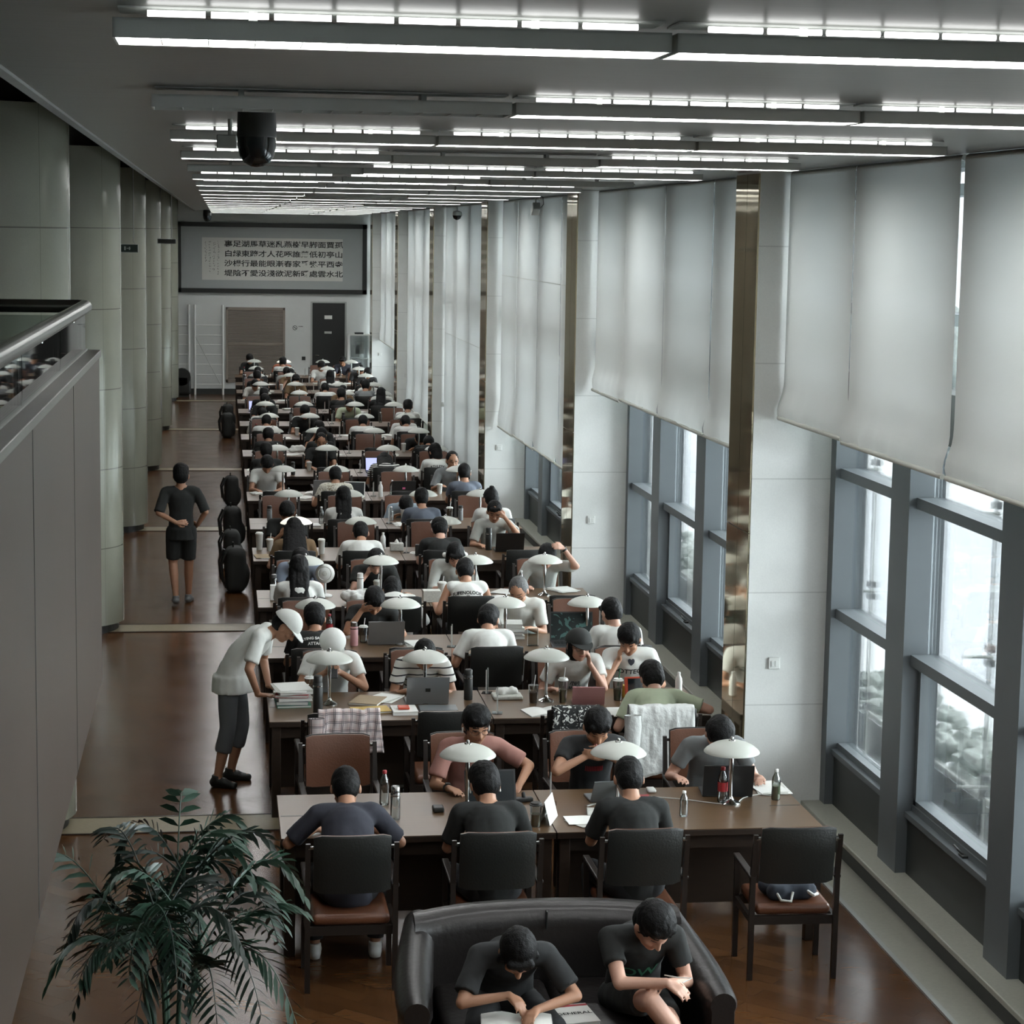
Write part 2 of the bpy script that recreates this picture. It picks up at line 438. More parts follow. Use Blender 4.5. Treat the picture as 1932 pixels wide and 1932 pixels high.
class MB:
    def __init__(s):
        s.v = []; s.f = []; s.uv = None; s.mi = []
    def add(s, vs_, fs, mi=0):
        o = len(s.v)
        s.v += [tuple(p) for p in vs_]
        s.f += [tuple(o + i for i in f) for f in fs]
        s.mi += [mi] * len(fs)
        return s
    def box(s, x0, x1, y0, y1, z0, z1, mi=0, M=None):
        p = [V((x, y, z)) for z in (z0, z1) for y in (y0, y1) for x in (x0, x1)]
        if M: p = [M @ q for q in p]
        return s.add(p, [(0, 2, 3, 1), (4, 5, 7, 6), (0, 1, 5, 4), (2, 6, 7, 3), (0, 4, 6, 2), (1, 3, 7, 5)], mi)
    def rbox(s, x0, x1, y0, y1, z0, z1, r=0.01, mi=0, M=None, n=3):
        # box with its vertical edges and top edge rounded
        cx, cy_, hx, hy = (x0 + x1) / 2, (y0 + y1) / 2, (x1 - x0) / 2, (y1 - y0) / 2
        r = min(r, hx * .95, hy * .95, (z1 - z0) * .49)
        rings = []
        prof = [(z0, r)] + [(z0 + r * (1 - math.cos(a)), r * (1 - math.sin(a))) for a in [PI / 2 * k / n for k in range(n + 1)]][1:]
        prof = [(z0 + r * (1 - math.cos(PI / 2 * k / n)), r * (1 - math.sin(PI / 2 * k / n))) for k in range(n + 1)]
        prof += [(z1 - a + z0, b) for a, b in reversed(prof)]
        for z, ins in prof:
            ring = []
            for qx, qy, a0 in ((1, 1, 0), (-1, 1, PI / 2), (-1, -1, PI), (1, -1, 1.5 * PI)):
                for k in range(n + 1):
                    a = a0 + PI / 2 * k / n
                    ring.append(V((cx + qx * (hx - r) + (r - ins) * math.cos(a) if True else 0, cy_ + qy * (hy - r) + (r - ins) * math.sin(a), z)))
            rings.append(ring)
        return s.rings(rings, True, mi, M)
    def rings(s, rings, cap=True, mi=0, M=None, close=True):
        n = len(rings[0])
        vs_ = [p for r_ in rings for p in r_]
        if M: vs_ = [M @ V(q) for q in vs_]
        fs = []
        for i in range(len(rings) - 1):
            for j in range(n if close else n - 1):
                k = (j + 1) % n
                fs.append((i * n + j, i * n + k, (i + 1) * n + k, (i + 1) * n + j))
        if cap:
            fs.append(tuple(reversed(range(n))))
            fs.append(tuple((len(rings) - 1) * n + j for j in range(n)))
        return s.add(vs_, fs, mi)
    def lathe(s, prof, c=(0, 0, 0), n=24, mi=0, cap=True, M=None):
        rings = [[V((c[0] + r_ * math.cos(2 * PI * j / n), c[1] + r_ * math.sin(2 * PI * j / n), c[2] + z)) for j in range(n)] for r_, z in prof]
        return s.rings(rings, cap, mi, M)
    def tube(s, pts, r, n=8, mi=0, r2=None):
        pts = [V(p) for p in pts]
        rings = []
        for i, p in enumerate(pts):
            d = (pts[min(i + 1, len(pts) - 1)] - pts[max(i - 1, 0)])
            x, y, _ = frame_of(d)
            rr = r if r2 is None else r + (r2 - r) * i / (len(pts) - 1)
            rings.append([p + (x * math.cos(2 * PI * j / n) + y * math.sin(2 * PI * j / n)) * rr for j in range(n)])
        return s.rings(rings, True, mi)
    def cap(s, a, b, r0, r1=None, flat=1.0, side=None, n=14, m=4):
        """closed tapered capsule; flat scales the section across 'side'"""
        a, b = V(a), V(b)
        r1 = r0 if r1 is None else r1
        d = b - a
        if d.length < 1e-5: d = V((0, 0, 1e-4))
        dn = d.normalized()
        if side is None:
            x, y, _ = frame_of(d)
        else:
            sd = V(side); x = (sd - dn * sd.dot(dn)).normalized(); y = dn.cross(x)
        rings = []
        for k in range(m + 1):
            t = PI / 2 * k / m * 0.97 + 0.03
            rings.append((a - dn * r0 * flat * math.cos(t), r0 * math.sin(t)))
        for k in range(m, -1, -1):
            t = PI / 2 * k / m * 0.97 + 0.03
            rings.append((b + dn * r1 * flat * math.cos(t), r1 * math.sin(t)))
        return s.rings([[c + x * r_ * math.cos(2 * PI * j / n) + y * r_ * flat * math.sin(2 * PI * j / n) for j in range(n)] for c, r_ in rings])
    def cyl(s, a, b, r0, r1=None, flat=1.0, side=None, n=16):
        a, b = V(a), V(b); r1 = r0 if r1 is None else r1
        d = b - a; dn = d.normalized()
        if side is None: x, y, _ = frame_of(d)
        else:
            sd = V(side); x = (sd - dn * sd.dot(dn)).normalized(); y = dn.cross(x)
        return s.rings([[c + x * r_ * math.cos(2 * PI * j / n) + y * r_ * flat * math.sin(2 * PI * j / n) for j in range(n)] for c, r_ in ((a, r0), (b, r1))])
    def ell(s, c, r, M=None, n=18, m=10):
        rings = []
        for k in range(m + 1):
            t = -PI / 2 + PI * k / m
            t = max(-PI / 2 + .04, min(PI / 2 - .04, t))
            rings.append([V((r[0] * math.cos(t) * math.cos(2 * PI * j / n), r[1] * math.cos(t) * math.sin(2 * PI * j / n), r[2] * math.sin(t))) for j in range(n)])
        T = Matrix.Translation(V(c))
        if M is None: T2 = T
        else: T2 = M @ T
        return s.rings(rings, True, 0, T2)
    def mesh(s, name):
        me = bpy.data.meshes.new(name)
        me.from_pydata(s.v, [], s.f)
        me.validate()
        me.update()
        return me
    def obj(s, name, m, parent=None, smooth=None, loc=None, rot=None):
        me = s.mesh(name)
        ms = m if isinstance(m, (list, tuple)) else [m]
        for q in ms: me.materials.append(MT[q] if isinstance(q, str) else q)
        if len(ms) > 1 and len(s.mi) == len(me.polygons):
            me.polygons.foreach_set('material_index', s.mi)
        if smooth is not None: shade(me, smooth)
        return link(name, me, parent, loc, rot)

work_scene = bpy.data.scenes.new('mesh_work')
def evaluated_mesh(o):
    # evaluate one object alone, in a scene of its own, so that the hall is not re-evaluated
    work_scene.collection.objects.link(o)
    vl = work_scene.view_layers[0]
    vl.update()
    me = bpy.data.meshes.new_from_object(o.evaluated_get(vl.depsgraph))
    bpy.data.objects.remove(o)
    return me

def shade(me, ang=40):
    me.polygons.foreach_set('use_smooth', [True] * len(me.polygons))
    if ang < 180:
        me.update()
        bm = bmesh.new(); bm.from_mesh(me)
        for e in bm.edges:
            if len(e.link_faces) == 2 and e.calc_face_angle(0) > R(ang): e.smooth = False
        bm.to_mesh(me); bm.free()

def link(name, me, parent=None, loc=None, rot=None):
    o = bpy.data.objects.new(name, me)
    C.objects.link(o)
    if parent: o.parent = parent
    if loc: o.location = loc
    if rot: o.rotation_euler = rot
    return o

def tag(o, label, cat, group=None):
    o['label'] = label; o['category'] = cat
    if group: o['group'] = group
    return o

def thing(name, label, cat, loc=(0, 0, 0), rz=0.0, group=None):
    o = bpy.data.objects.new(name, None)
    o.empty_display_size = 0.1
    C.objects.link(o)
    o.location = loc; o.rotation_euler = (0, 0, rz)
    return tag(o, label, cat, group)

def struct(o):
    o['kind'] = 'structure'
    return o

kids = {}
def dup(root, loc, rz, label, group=None, scale=None):
    r_ = root.copy(); C.objects.link(r_)
    r_.location = loc; r_.rotation_euler = (0, 0, rz); r_['label'] = label
    if group: r_['group'] = group
    if scale: r_.scale = scale
    if root.name not in kids:
        kids[root.name] = [(c_, list(c_.children)) for c_ in root.children]
    res = []
    for ch, gs in kids[root.name]:
        c_ = ch.copy(); C.objects.link(c_); c_.parent = r_; res.append(c_)
        for g in gs:
            d = g.copy(); C.objects.link(d); d.parent = c_
    return r_, res

ORD = ['first', 'second', 'third', 'fourth', 'fifth', 'sixth', 'seventh', 'eighth', 'ninth', 'tenth', 'eleventh', 'twelfth', 'thirteenth', 'fourteenth', 'fifteenth', 'sixteenth', 'seventeenth', 'eighteenth', 'nineteenth', 'twentieth']
SEATW = ['nearest the aisle', 'second from the aisle', 'third from the aisle', 'nearest the windows']

# ------------------------------------------------------------------ measures of the hall
YS = [-.086, 3.093, 5.556, 8.115, 11.133, 13.752, 16.606, 19.566, 22.492, 25.374, 28.059, 30.974, 33.5, 36.396, 38.893, 41.671]
TD = 1.035           # table depth
TL = 3.47            # two tables side by side
TH = 0.77
SX = [0.45, 1.30, 2.20, 3.05]
LX = [0.498, 1.264, 2.246, 3.004]
BAY = 8.13
PF = [2.53 + BAY * k for k in range(-2, 6)]       # pier front faces
ZC = 5.01
YB = 46.0

# ------------------------------------------------------------------ structure
struct(MB().box(-7, 4.36, -16, YB + .3, -.2, 0).obj('floor', 'parquet'))
for k in range(-1, 6):
    y = 2.80 + BAY * k
    struct(MB().box(-5, 3.86, y, y + .42, -.01, .006).obj('trim_%d' % (k + 2), 'stone_strip'))
    MBs = MB().box(-5, 3.86, y - .02, y - .004, 0, .009).box(-5, 3.86, y + .424, y + .44, 0, .009)
    o = MBs.obj('trim_%d' % (k + 20), 'tabledark'); struct(o)
struct(MB().box(3.87, 4.14, -16, YB, -.01, .012).obj('trim_30', 'stone_ledge'))
struct(MB().box(3.835, 3.868, -16, YB, -.01, .016).obj('trim_31', 'alum'))
struct(MB().box(-1.05, 4.4, -16, YB + .3, ZC, ZC + .12).obj('ceiling', 'ceiling'))
struct(MB().box(-1.07, -1.03, -16, YB + .3, ZC - .012, ZC + .62).obj('ceiling_edge_trim', 'ceil_matte'))
struct(MB().box(-7, -1.05, -16, YB + .3, 5.62, 5.75).obj('ceiling_side', 'ceil_matte'))
struct(MB().box(-7.3, -7, -16, YB + .3, -.2, 5.75).obj('wall_left', 'wall_dark'))
struct(MB().box(-7.3, 5.2, YB, YB + .3, -.2, 5.75).obj('wall_back', 'wallpaint'))
struct(MB().box(-7, 4.0, -16, -9.3, 2.7, 2.95).obj('floor_shade_slab', 'wall_dark'))  # unseen slab under the camera, added to darken the near end
struct(MB().box(-7.3, 5.2, -16.3, -16, -.2, 5.75).obj('wall_front', 'wall_dark'))
struct(MB().box(-6.9, 3.7, YB - .03, YB, 0, .16).obj('baseboard_back', 'spandrel'))

# columns on the aisle side
colp = MB().lathe([(.6, .1), (.6, 5.39)], n=64)
def column(k, y):
    o = colp.obj('wall_column', 'stone_col', None, 50) if k == 0 else None
    return o
col0 = None
for k in range(-1, 6):
    y = 3.1 + BAY * k
    c_ = MB()
    if col0 is None:
        me = colp.mesh('column'); me.materials.append(MT['stone_col']); shade(me, 50)
        mb_ = MB().lathe([(.54, 0), (.54, .1)], n=48).mesh('column_base'); mb_.materials.append(MT['black'])
        mt_ = MB().lathe([(.5, 5.38), (.5, 5.63)], n=48).mesh('column_neck'); mt_.materials.append(MT['blackm'])
        col0 = (me, mb_, mt_)
    t_ = thing('stone_column', 'round grey stone column beside the aisle, ' + ('behind the wood parapet' if k < 1 else ORD[k] + ' in line from the front'), 'column', (-2.06, y, 0), 0, 'round stone columns along the aisle')
    link('shaft', col0[0], t_); link('plinth', col0[1], t_); link('neck', col0[2], t_)

# window wall: piers, mullions, panes, blinds
for k, y in enumerate(PF):
    t_ = struct(MB().box(3.6, 4.5, y, y + .72, 0, ZC).obj('wall_pier_%d' % (k + 1), 'stone_pier'))
    mm = MB()
    for a, b in ((y + .012, y + .355), (y + .363, y + .708)):
        zz = [0.1 + 2.45 * i for i in range(3)]
        for i in range(2):
            mm.box(3.588, 3.602, a, b, .1 if i == 0 else 2.30, 2.292 if i == 0 else ZC - .02)
    mo = mm.obj('mirror_cladding', 'mirror', t_)
    # wall switch on the pier face
    if 2 <= k <= 7:
        zs = 1.30
        sw = MB().rbox(3.77, 3.86, y - .014, y, zs - .045, zs + .045, .006)
        so = tag(sw.obj('wall_switch', 'white'), 'white wall switch on the %s bright window pier from the front' % ORD[k - 2], 'switch', 'wall switches on the window piers')
        MB().rbox(3.79, 3.815, y - .019, y - .013, zs - .025, zs + .02, .002).obj('rocker', 'white', so)
        MB().rbox(3.82, 3.845, y - .019, y - .013, zs - .025, zs + .02, .002).obj('rocker', 'white', so)
struct(MB().box(4.2, 4.5, -16, YB + .3, ZC - .04, ZC).obj('wall_right_lintel', 'frame_grey'))
XG = 4.37
wins = 0
for k in range(len(PF)):
    y1 = PF[k]
    y0 = y1 - BAY + .72
    if k == 0: y0 = -16
    bays = [(y0, y1)]
    if k == len(PF) - 1: bays.append((y1 + .72, YB))
    for (a, b) in bays:
        wins += 1
        L = b - a
        fr = MB()
        mull = [b - 1.5, b - 3.6, b - 5.7]
        mull = [m_ for m_ in mull if m_ - .4 > a + .3]
        fr.box(4.21, 4.45, b - .13, b, .22, ZC)
        fr.box(4.21, 4.45, a, a + .13, .22, ZC)
        for m_ in mull:
            fr.box(4.2, 4.45, m_ - .395, m_ - .005, .22, ZC)
        edges = [b - .13]
        panes = []
        cur = b - .13
        for m_ in mull:
            panes.append((m_, cur)); cur = m_ - .4
        panes.append((a + .13, cur))
        w = struct(fr.obj('window_%d' % wins, 'frame_grey'))
        g = MB(); tr = MB(); sp = MB(); inner = MB()
        for pi_, (p0, p1) in enumerate(panes):
            g.box(XG - .006, XG + .006, p0, p1, .7, ZC)
            for z in (1.665, 2.735, 3.98, 4.80):
                tr.box(4.25, 4.44, p0, p1, z, z + .075)
            sp.box(4.22, 4.44, p0, p1, 3.22, 3.55)
            tr.box(4.25, 4.44, p0, p1, .615, .655)
            tr.box(4.30, 4.40, p0, p1, .655, .70)
            if pi_ == 1:   # the opening sash
                for (q0, q1, z0, z1) in ((p0, p1, .70, .735), (p0, p1, 1.63, 1.665), (p0, p0 + .05, .7, 1.665), (p1 - .05, p1, .7, 1.665)):
                    inner.box(4.31, 4.42, q0, q1, z0, z1)
            sp.box(4.275, 4.44, p0, p1, .0, .615)
        g.obj('pane', 'glass', w)
        tr.obj('transom', 'frame_grey', w)
        inner.obj('sash', 'frame_grey', w)
        sp.obj('spandrel_panel', 'spandrel', w)
        if len(panes) > 1:
            p0, p1 = panes[1]
            yy = p0 + .62
            h = MB().rbox(4.262, 4.30, yy - .04, yy + .04, .655, .672, .004).cap((4.28, yy, .67), (4.25, yy + .02, .70), .008).cap((4.25, yy + .02, .70), (4.25, yy + .09, .708), .007)
            h.obj('handle', 'black', w)
# ledge under the windows with a dark kick below it
for k in range(len(PF)):
    y1 = PF[k]; y0 = y1 - BAY + .72
    if k == 0: y0 = -16
    struct(MB().rbox(4.06, 4.30, y0, y1, .18, .22, .008).obj('trim_%d' % (40 + k), 'stone_ledge'))
    struct(MB().box(4.14, 4.28, y0, y1, 0, .18).obj('baseboard_right_%d' % k, 'spandrel'))
struct(MB().rbox(4.06, 4.30, PF[-1] + .72, YB, .18, .22, .008).obj('trim_60', 'stone_ledge'))

# roller blinds
def blind(y0, y1, zb, label, bulge=0.05, seed=0, seam=None, closed=False):
    nz, ny = 40, 26
    top = ZC - .02
    rings = []
    vs_ = []; fs = []
    x0 = 3.82
    for i in range(nz + 1):
        u = i / nz
        z = top + (zb - top) * u
        t = max(0, (u - .84) / .16)
        for j in range(ny + 1):
            v = j / ny
            y = y0 + (y1 - y0) * v
            wv = .0
            crink = (noise.noise(V((y * 5, z * 3 + seed, seed))) * .03 + noise.noise(V((y * 22, z * 4, seed + 3))) * .012) * t if bulge > .025 else 0
            x = x0 + wv - bulge * (math.sin(t * PI * .5) ** 2) * .9 + bulge * .35 * math.sin(t * PI * 2) * t + crink
            yy = y + (.03 * math.sin(t * PI) * (v - .5) if bulge > .025 else 0)
            vs_.append((x, yy, z))
    for i in range(nz):
        for j in range(ny):
            a = i * (ny + 1) + j
            fs.append((a, a + 1, a + ny + 2, a + ny + 1))
    mb = MB(); mb.add(vs_, fs)
    root = thing('roller_blind', label, 'blind', (0, 0, 0), 0, 'roller blinds over the windows')
    o = mb.obj('fabric', 'blind', root, 180)
    xb = x0 - bulge * .9
    MB().tube([(xb - .002, y0 + .004, zb - .012), (xb - .002, y1 - .004, zb - .012)], .017, 10).obj('hem_bar', 'blindbar', root, 60)
    MB().tube([(x0 + .02, y0, top + .0), (x0 + .02, y1, top + .0)], .018, 8).obj('roller', 'alum', root, 60)
    if seam:
        MB().box(x0 - .004, x0 + .004, y0, y1, seam - .004, seam + .004).obj('seam', 'blindbar', root)
    return root
BL = [
    (0, [(.87, 2.51, 3.19), (-1.17, .855, 3.17), (-3.2, -1.235, 3.17), (-4.83, -3.23, 3.17)], .035, None),
    (1, [(8.95, 10.62, 2.80), (6.985, 8.94, 2.82), (4.99, 6.965, 2.82), (3.28, 4.96, 2.82)], .03, None),
    (2, [(17.15, 18.75, 1.64), (15.12, 17.11, 1.66), (13.2, 15.10, 1.68), (11.42, 13.17, 1.68)], .03, 3.9),
    (3, [(24.9, 26.9, .32), (23.0, 24.88, .32), (21.3, 22.98, .32), (19.5, 21.28, .32)], .0, 2.66),
    (4, [(33.3, 35.05, .66), (31.4, 33.28, .66), (29.5, 31.38, .66), (27.7, 29.48, .66)], .02, None),
    (5, [(41.3, 43.18, 1.70), (39.4, 41.28, 1.70), (37.5, 39.38, 1.70), (35.8, 37.48, 1.70)], .02, None),
    (6, [(43.95, 45.9, 1.2)], .0, None)]
for bi, lst, bu, seam in BL:
    for pi_, (a, b, zb) in enumerate(lst):
        blind(a, b, zb, 'pale roller blind in the %s window bay, %s panel from its far pier' % (ORD[bi], ORD[pi_]), bu, bi * 3 + pi_, seam)
for pi_, (a, b) in enumerate(((-6.6, -5.65), (-8.5, -6.65), (-10.4, -8.55))):
    blind(a, b, 3.17, 'pale roller blind beside the camera platform, panel %d' % (pi_ + 1), .05, 50 + pi_)

# ------------------------------------------------------------------ ceiling light fixtures
def fixture_meshes():
    L = 1.262; W = .2
    hs = MB()
    hs.box(0, L, 0, .006, 0, .044); hs.box(0, L, W - .006, W, 0, .044)
    hs.box(0, .006, 0, W, 0, .044); hs.box(L - .006, L, 0, W, 0, .044)
    hs.box(0, L, 0, W, .038, .044)
    hs.box(0.01, L - .01, .03, .17, .068, .0725)
    hs.box(.3, .32, .05, .15, .044, .073); hs.box(L - .32, L - .30, .05, .15, .044, .073)
    def lou(mi):
        b = MB()
        b.box(.012, L - .012, .008, W - .008, .012, .02)
        return b
    bl = MB()
    prof = [(.012, .008), (.012, .0105)]
    for i in range(1, 12):
        x = L * i / 12
        prof += [(x - .0012, .0105), (x - .0012, W - .008), (x + .0012, W - .008), (x + .0012, .0105)]
    prof += [(L - .012, .0105), (L - .012, .008)]
    bl.rings([[V((a, b, .001)) for a, b in prof], [V((a, b, .012)) for a, b in prof]])
    tb = MB()
    for i in range(8):
        x0 = .07 + i * (L - .14) / 8
        tb.tube([(x0 + .006, .02, .056), (x0 + .134, .02, .056)], .0072, 8)
    return hs, lou(0), bl, tb
hs, lo, bl, tb = fixture_meshes()
fm = {}
for nm, mb, ml in (('housing', hs, 'housing'), ('louvre', lo, 'louver'), ('louvre_off', lo, 'louver_off'), ('blades', bl, 'white'), ('tube', tb, 'tube'), ('tube_off', tb, 'white')):
    me = mb.mesh(nm); me.materials.append(MT[ml]); fm[nm] = me
OFF = {(1, 0), (3, 1), (4, 0), (5, 2), (8, 1), (11, 2)}
UW = ['left', 'middle', 'right']
for r_ in range(20):
    y = -8.09 + 2.71 * r_
    if y > YB - .5: break
    for u in range(4 if r_ < 2 else 3):
        off = (r_, u) in OFF
        if u == 3: lab = 'linear ceiling light at the right end of row %s' % ORD[r_]
        else: lab = '%s slim linear ceiling light, %s unit of the %s row from the camera' % ('unlit' if off else 'lit', UW[u], ORD[r_])
        t_ = thing('linear_ceiling_light', lab, 'ceiling light', (-.6 + u * 1.275, y, ZC - .073), 0, 'linear lights across the ceiling')
        link('housing', fm['housing'], t_)
        link('louvre', fm['louvre_off' if off else 'louvre'], t_)
        link('blades', fm['blades'], t_)
        if not off: link('tube', fm['tube'], t_)
DL = [(3.43, -1.69), (3.46, 1.69), (3.5, 7.33), (3.5, 10.45), (3.5, 15.8), (3.5, 21.2), (3.5, 26.6)]
for i, (x, y) in enumerate(DL):
    o = tag(MB().lathe([(.085, 0), (.09, -.006), (.07, -.01), (.07, -.004)], (x, y, ZC), 24).obj('downlight', 'white', None, 50), 'round recessed downlight by the blinds, %s from the front' % ORD[i], 'downlight', 'downlights by the blinds')
    MB().lathe([(.066, -.002), (.066, -.0035)], (x, y, ZC), 20).obj('lens', 'louver', o)

# dome cameras and other things hanging from the ceiling
def dome(x, y, s, label):
    t_ = thing('dome_camera', label, 'camera', (x, y, ZC))
    MB().lathe([(.06 * s, 0), (.078 * s, -.004), (.082 * s, -.11 * s), (.08 * s, -.115 * s)], n=32).obj('housing', 'black', t_, 40)
    MB().lathe([(.08 * s, -.115 * s), (.079 * s, -.15 * s), (.07 * s, -.19 * s), (.052 * s, -.218 * s), (.025 * s, -.232 * s), (.002, -.236 * s)], n=32).obj('dome', 'screen', t_, 60)
    return t_
dome(-.215, -4.05, 1.0, 'large black dome camera hanging from the ceiling near the front')
t_ = thing('junction_box', 'small grey box clipped to a ceiling light beside the dome camera', 'box', (-.32, -3.2, ZC - .1))
MB().rbox(-.06, .03, -.03, .03, -.03, .03, .006).obj('body', 'alum', t_)
MB().tube([(0, 0, .02), (0, 0, .1)], .01, 8).obj('stem', 'alum', t_)
dome(-.7, 43.5, 1.3, 'small distant black dome camera above the framed calligraphy')
t_ = thing('dome_camera', 'white dome camera on a rod in front of the fourth blinds', 'camera', (3.62, 23.2, ZC))
MB().tube([(0, 0, 0), (0, 0, -.12)], .012).obj('rod', 'alum', t_)
MB().lathe([(.03, -.12), (.075, -.14), (.085, -.17), (.085, -.2)], n=24).obj('housing', 'white', t_, 40)
MB().lathe([(.08, -.2), (.06, -.25), (.02, -.275), (.002, -.277)], n=24).obj('dome', 'screen', t_, 60)
t_ = thing('security_camera', 'grey box camera with looped cable hanging before the third blinds', 'camera', (3.55, 13.6, ZC))
MB().tube([(0, 0, 0), (0, 0, -.13)], .01).obj('rod', 'alum', t_)
MB().rbox(-.05, .05, -.09, .09, -.05, .05, .012, M=Matrix.Translation((0, 0, -.18)) @ Matrix.Rotation(R(-25), 4, 'X')).obj('body', 'alum', t_, 40)
MB().tube([(0.02, 0, 0), (.09, 0, -.03), (.1, 0, -.12), (.05, 0, -.18)], .004, 6).obj('cable', 'black', t_)
t_ = thing('exit_sign', 'dark green exit sign hanging between the third and fourth columns', 'exit sign', (-1.56, 15, 4.2))
MB().rbox(-.15, .15, -.02, .02, 0, .11, .004).obj('box', 'alum', t_)
MB().box(-.14, .14, -.024, -.02, .008, .102).obj('face', 'exitg', t_)
MB().box(-.03, -.01, -.026, -.024, .03, .08).box(.0, .05, -.026, -.024, .05, .06).box(.03, .045, -.026, -.024, .035, .075).obj('symbol', 'hedge', t_)
MB().tube([(.11, 0, .11), (.09, 0, .14), (.09, 0, 1.4)], .005, 6).obj('rod', 'alum', t_)
t_ = thing('exit_sign', 'small distant exit sign hanging left of the framed calligraphy', 'exit sign', (-1.22, 22, 4.27))
MB().rbox(-.15, .15, -.02, .02, 0, .08, .004).obj('box', 'alum', t_)
MB().box(-.14, .14, -.024, -.02, .006, .074).obj('face', 'blackm', t_)
MB().tube([(.08, 0, .08), (.08, 0, 1.36)], .005, 6).obj('rod', 'alum', t_)
# ------------------------------------------------------------------ back wall
def P46(x0, x1, z0, z1, d=.03, name='x', m='black', parent=None, y=YB):
    return MB().box(x0, x1, y - d, y, z0, z1).obj(name, m, parent)
fx0, fx1, fz0, fz1 = -1.545, 3.64, 2.79, 4.70
t_ = thing('framed_calligraphy', 'huge dark-framed calligraphy hanging high on the back wall', 'picture', (0, YB, 0))
fr = MB()
y_ = -.09
for (a, b, c, d) in ((fx0, fx1, fz1 - .12, fz1), (fx0, fx1, fz0, fz0 + .12), (fx0, fx0 + .12, fz0, fz1), (fx1 - .12, fx1, fz0, fz1)):
    fr.box(a, b, y_, -.002, c, d)
fr.obj('frame', 'black', t_)
MB().box(fx0 + .05, fx1 - .05, -.05, -.01, fz0 + .05, fz1 - .05).obj('mount', 'canvas', t_)
MB().box(-.86, 2.975, -.058, -.05, 3.14, 4.29).obj('scroll', 'scroll', t_)
def text_mesh(txt, size, bold=.0, cjk=False):
    cu = bpy.data.curves.new('txt', 'FONT')
    cu.body = txt; cu.size = size; cu.align_x = 'CENTER'; cu.align_y = 'CENTER'
    cu.offset = bold; cu.resolution_u = 3
    cu.fill_mode = 'BOTH'
    o = bpy.data.objects.new('txt', cu)
    me = evaluated_mesh(o)
    bpy.data.curves.remove(cu)
    return me
POEM = ['孤山寺北', '賈亭西水', '面初平雲', '脚低幾處', '早鶯爭暖', '樹誰家新', '燕啄春泥', '亂花漸欲', '迷人眼淺', '草才能没', '馬蹄最愛', '湖東行不', '足緑楊陰', '裏白沙堤']
tb_ = MB()
for ci, col in enumerate(POEM):
    x = 2.865 - ci * .2315
    for ri, ch in enumerate(col):
        z = 4.115 - ri * .265
        me = text_mesh(ch, .225, .0035)
        tb_.add([(x + v.co.x * 1.05, -.0605, z + v.co.y * .82) for v in me.vertices], [tuple(p.vertices) for p in me.polygons])
tb_.obj('characters', 'ink', t_)
tb_ = MB()
rs = random.Random(3)
for ci in range(4):
    x = -.42 - ci * .115
    for ri in range((13, 11, 12, 8)[ci]):
        z = 4.16 - ri * .072 + rs.uniform(-.01, .01)
        for q in range(3):
            a = V((x + rs.uniform(-.022, .022), -.0595, z + rs.uniform(-.022, .022)))
            b = a + V((rs.uniform(-.028, .028), 0, rs.uniform(-.028, .028)))
            d = (b - a); d = V((0, 0, .02)) if d.length < .01 else d
            n_ = V((-d.z, 0, d.x)).normalized() * .0045
            tb_.add([a - n_, a + n_, b + n_, b - n_], [(0, 1, 2, 3)])
tb_.obj('signature', 'ink', t_)
# ladders / racks
def rack(x0, x1, label, diag):
    t = thing('wall_rack', label, 'rack', ((x0 + x1) / 2, YB - .12, 0))
    w = (x1 - x0) / 2
    for s_ in (-1, 1):
        MB().tube([(s_ * w, 0, 0), (s_ * w, 0, 2.46)], .03, 8).obj('post', 'white', t, 60)
    for z in (.28, .55, .83, 1.1, 1.37, 1.63, 1.9):
        MB().tube([(-w, 0, z), (w, 0, z)], .014, 6).obj('rung', 'white', t, 60)
    MB().tube([(-w, -.01, 1.62), (w * .8, -.01, .3)], .011, 6).obj('brace', 'alum', t, 60)
    return t
rack(-1.06, -.30, 'tall pale metal ladder rack beside the slatted shutter', 1)
rack(-1.95, -1.22, 'tall pale metal ladder rack at the far left, behind the suitcase', 1)
t_ = thing('slatted_shutter', 'wide grey-brown slatted wooden shutter on the back wall', 'shutter', (0, YB, 0))
sh = MB().box(-.22, 1.40, -.05, -.002, 2.33, 2.40).box(-.22, 1.40, -.05, -.002, .34, .41).box(-.22, -.16, -.05, -.002, .34, 2.4).box(1.34, 1.40, -.05, -.002, .34, 2.4).box(-.2, 1.38, -.05, -.002, 1.36, 1.42)
sh.obj('frame', 'louvrewood', t_)
sl = MB()
for i in range(44):
    z = .42 + i * .0435
    if 1.34 < z < 1.42: continue
    sl.add([(-.16, -.045, z), (1.34, -.045, z), (1.34, -.015, z + .03), (-.16, -.015, z + .03), (-.16, -.045, z + .006), (1.34, -.045, z + .006), (1.34, -.015, z + .036), (-.16, -.015, z + .036)],
           [(0, 1, 2, 3), (7, 6, 5, 4), (0, 4, 5, 1), (2, 6, 7, 3), (0, 3, 7, 4), (1, 5, 6, 2)])
sl.obj('slats', 'louvrewood', t_)
t_ = struct(P46(2.10, 3.09, 0, 2.58, .03, 'door_1', 'alum'))
MB().box(2.15, 3.04, -.05, -.03, 0.01, 2.54).obj('leaf', 'doorblack', t_, None, (0, YB, 0))
MB().box(2.48, 2.69, -.056, -.05, 2.10, 2.2).obj('notice', 'paper', t_, None, (0, YB, 0))
MB().box(2.48, 2.68, -.056, -.05, 1.70, 1.76).obj('notice', 'paper2', t_, None, (0, YB, 0))
MB().cap((2.24, -.08, 1.1), (2.33, -.08, 1.1), .012).obj('handle', 'chrome', t_, None, (0, YB, 0))
t_ = thing('no_smoking_sign', 'small round no-smoking sign on the wall left of the black door', 'sign', (1.70, YB - .004, 1.85))
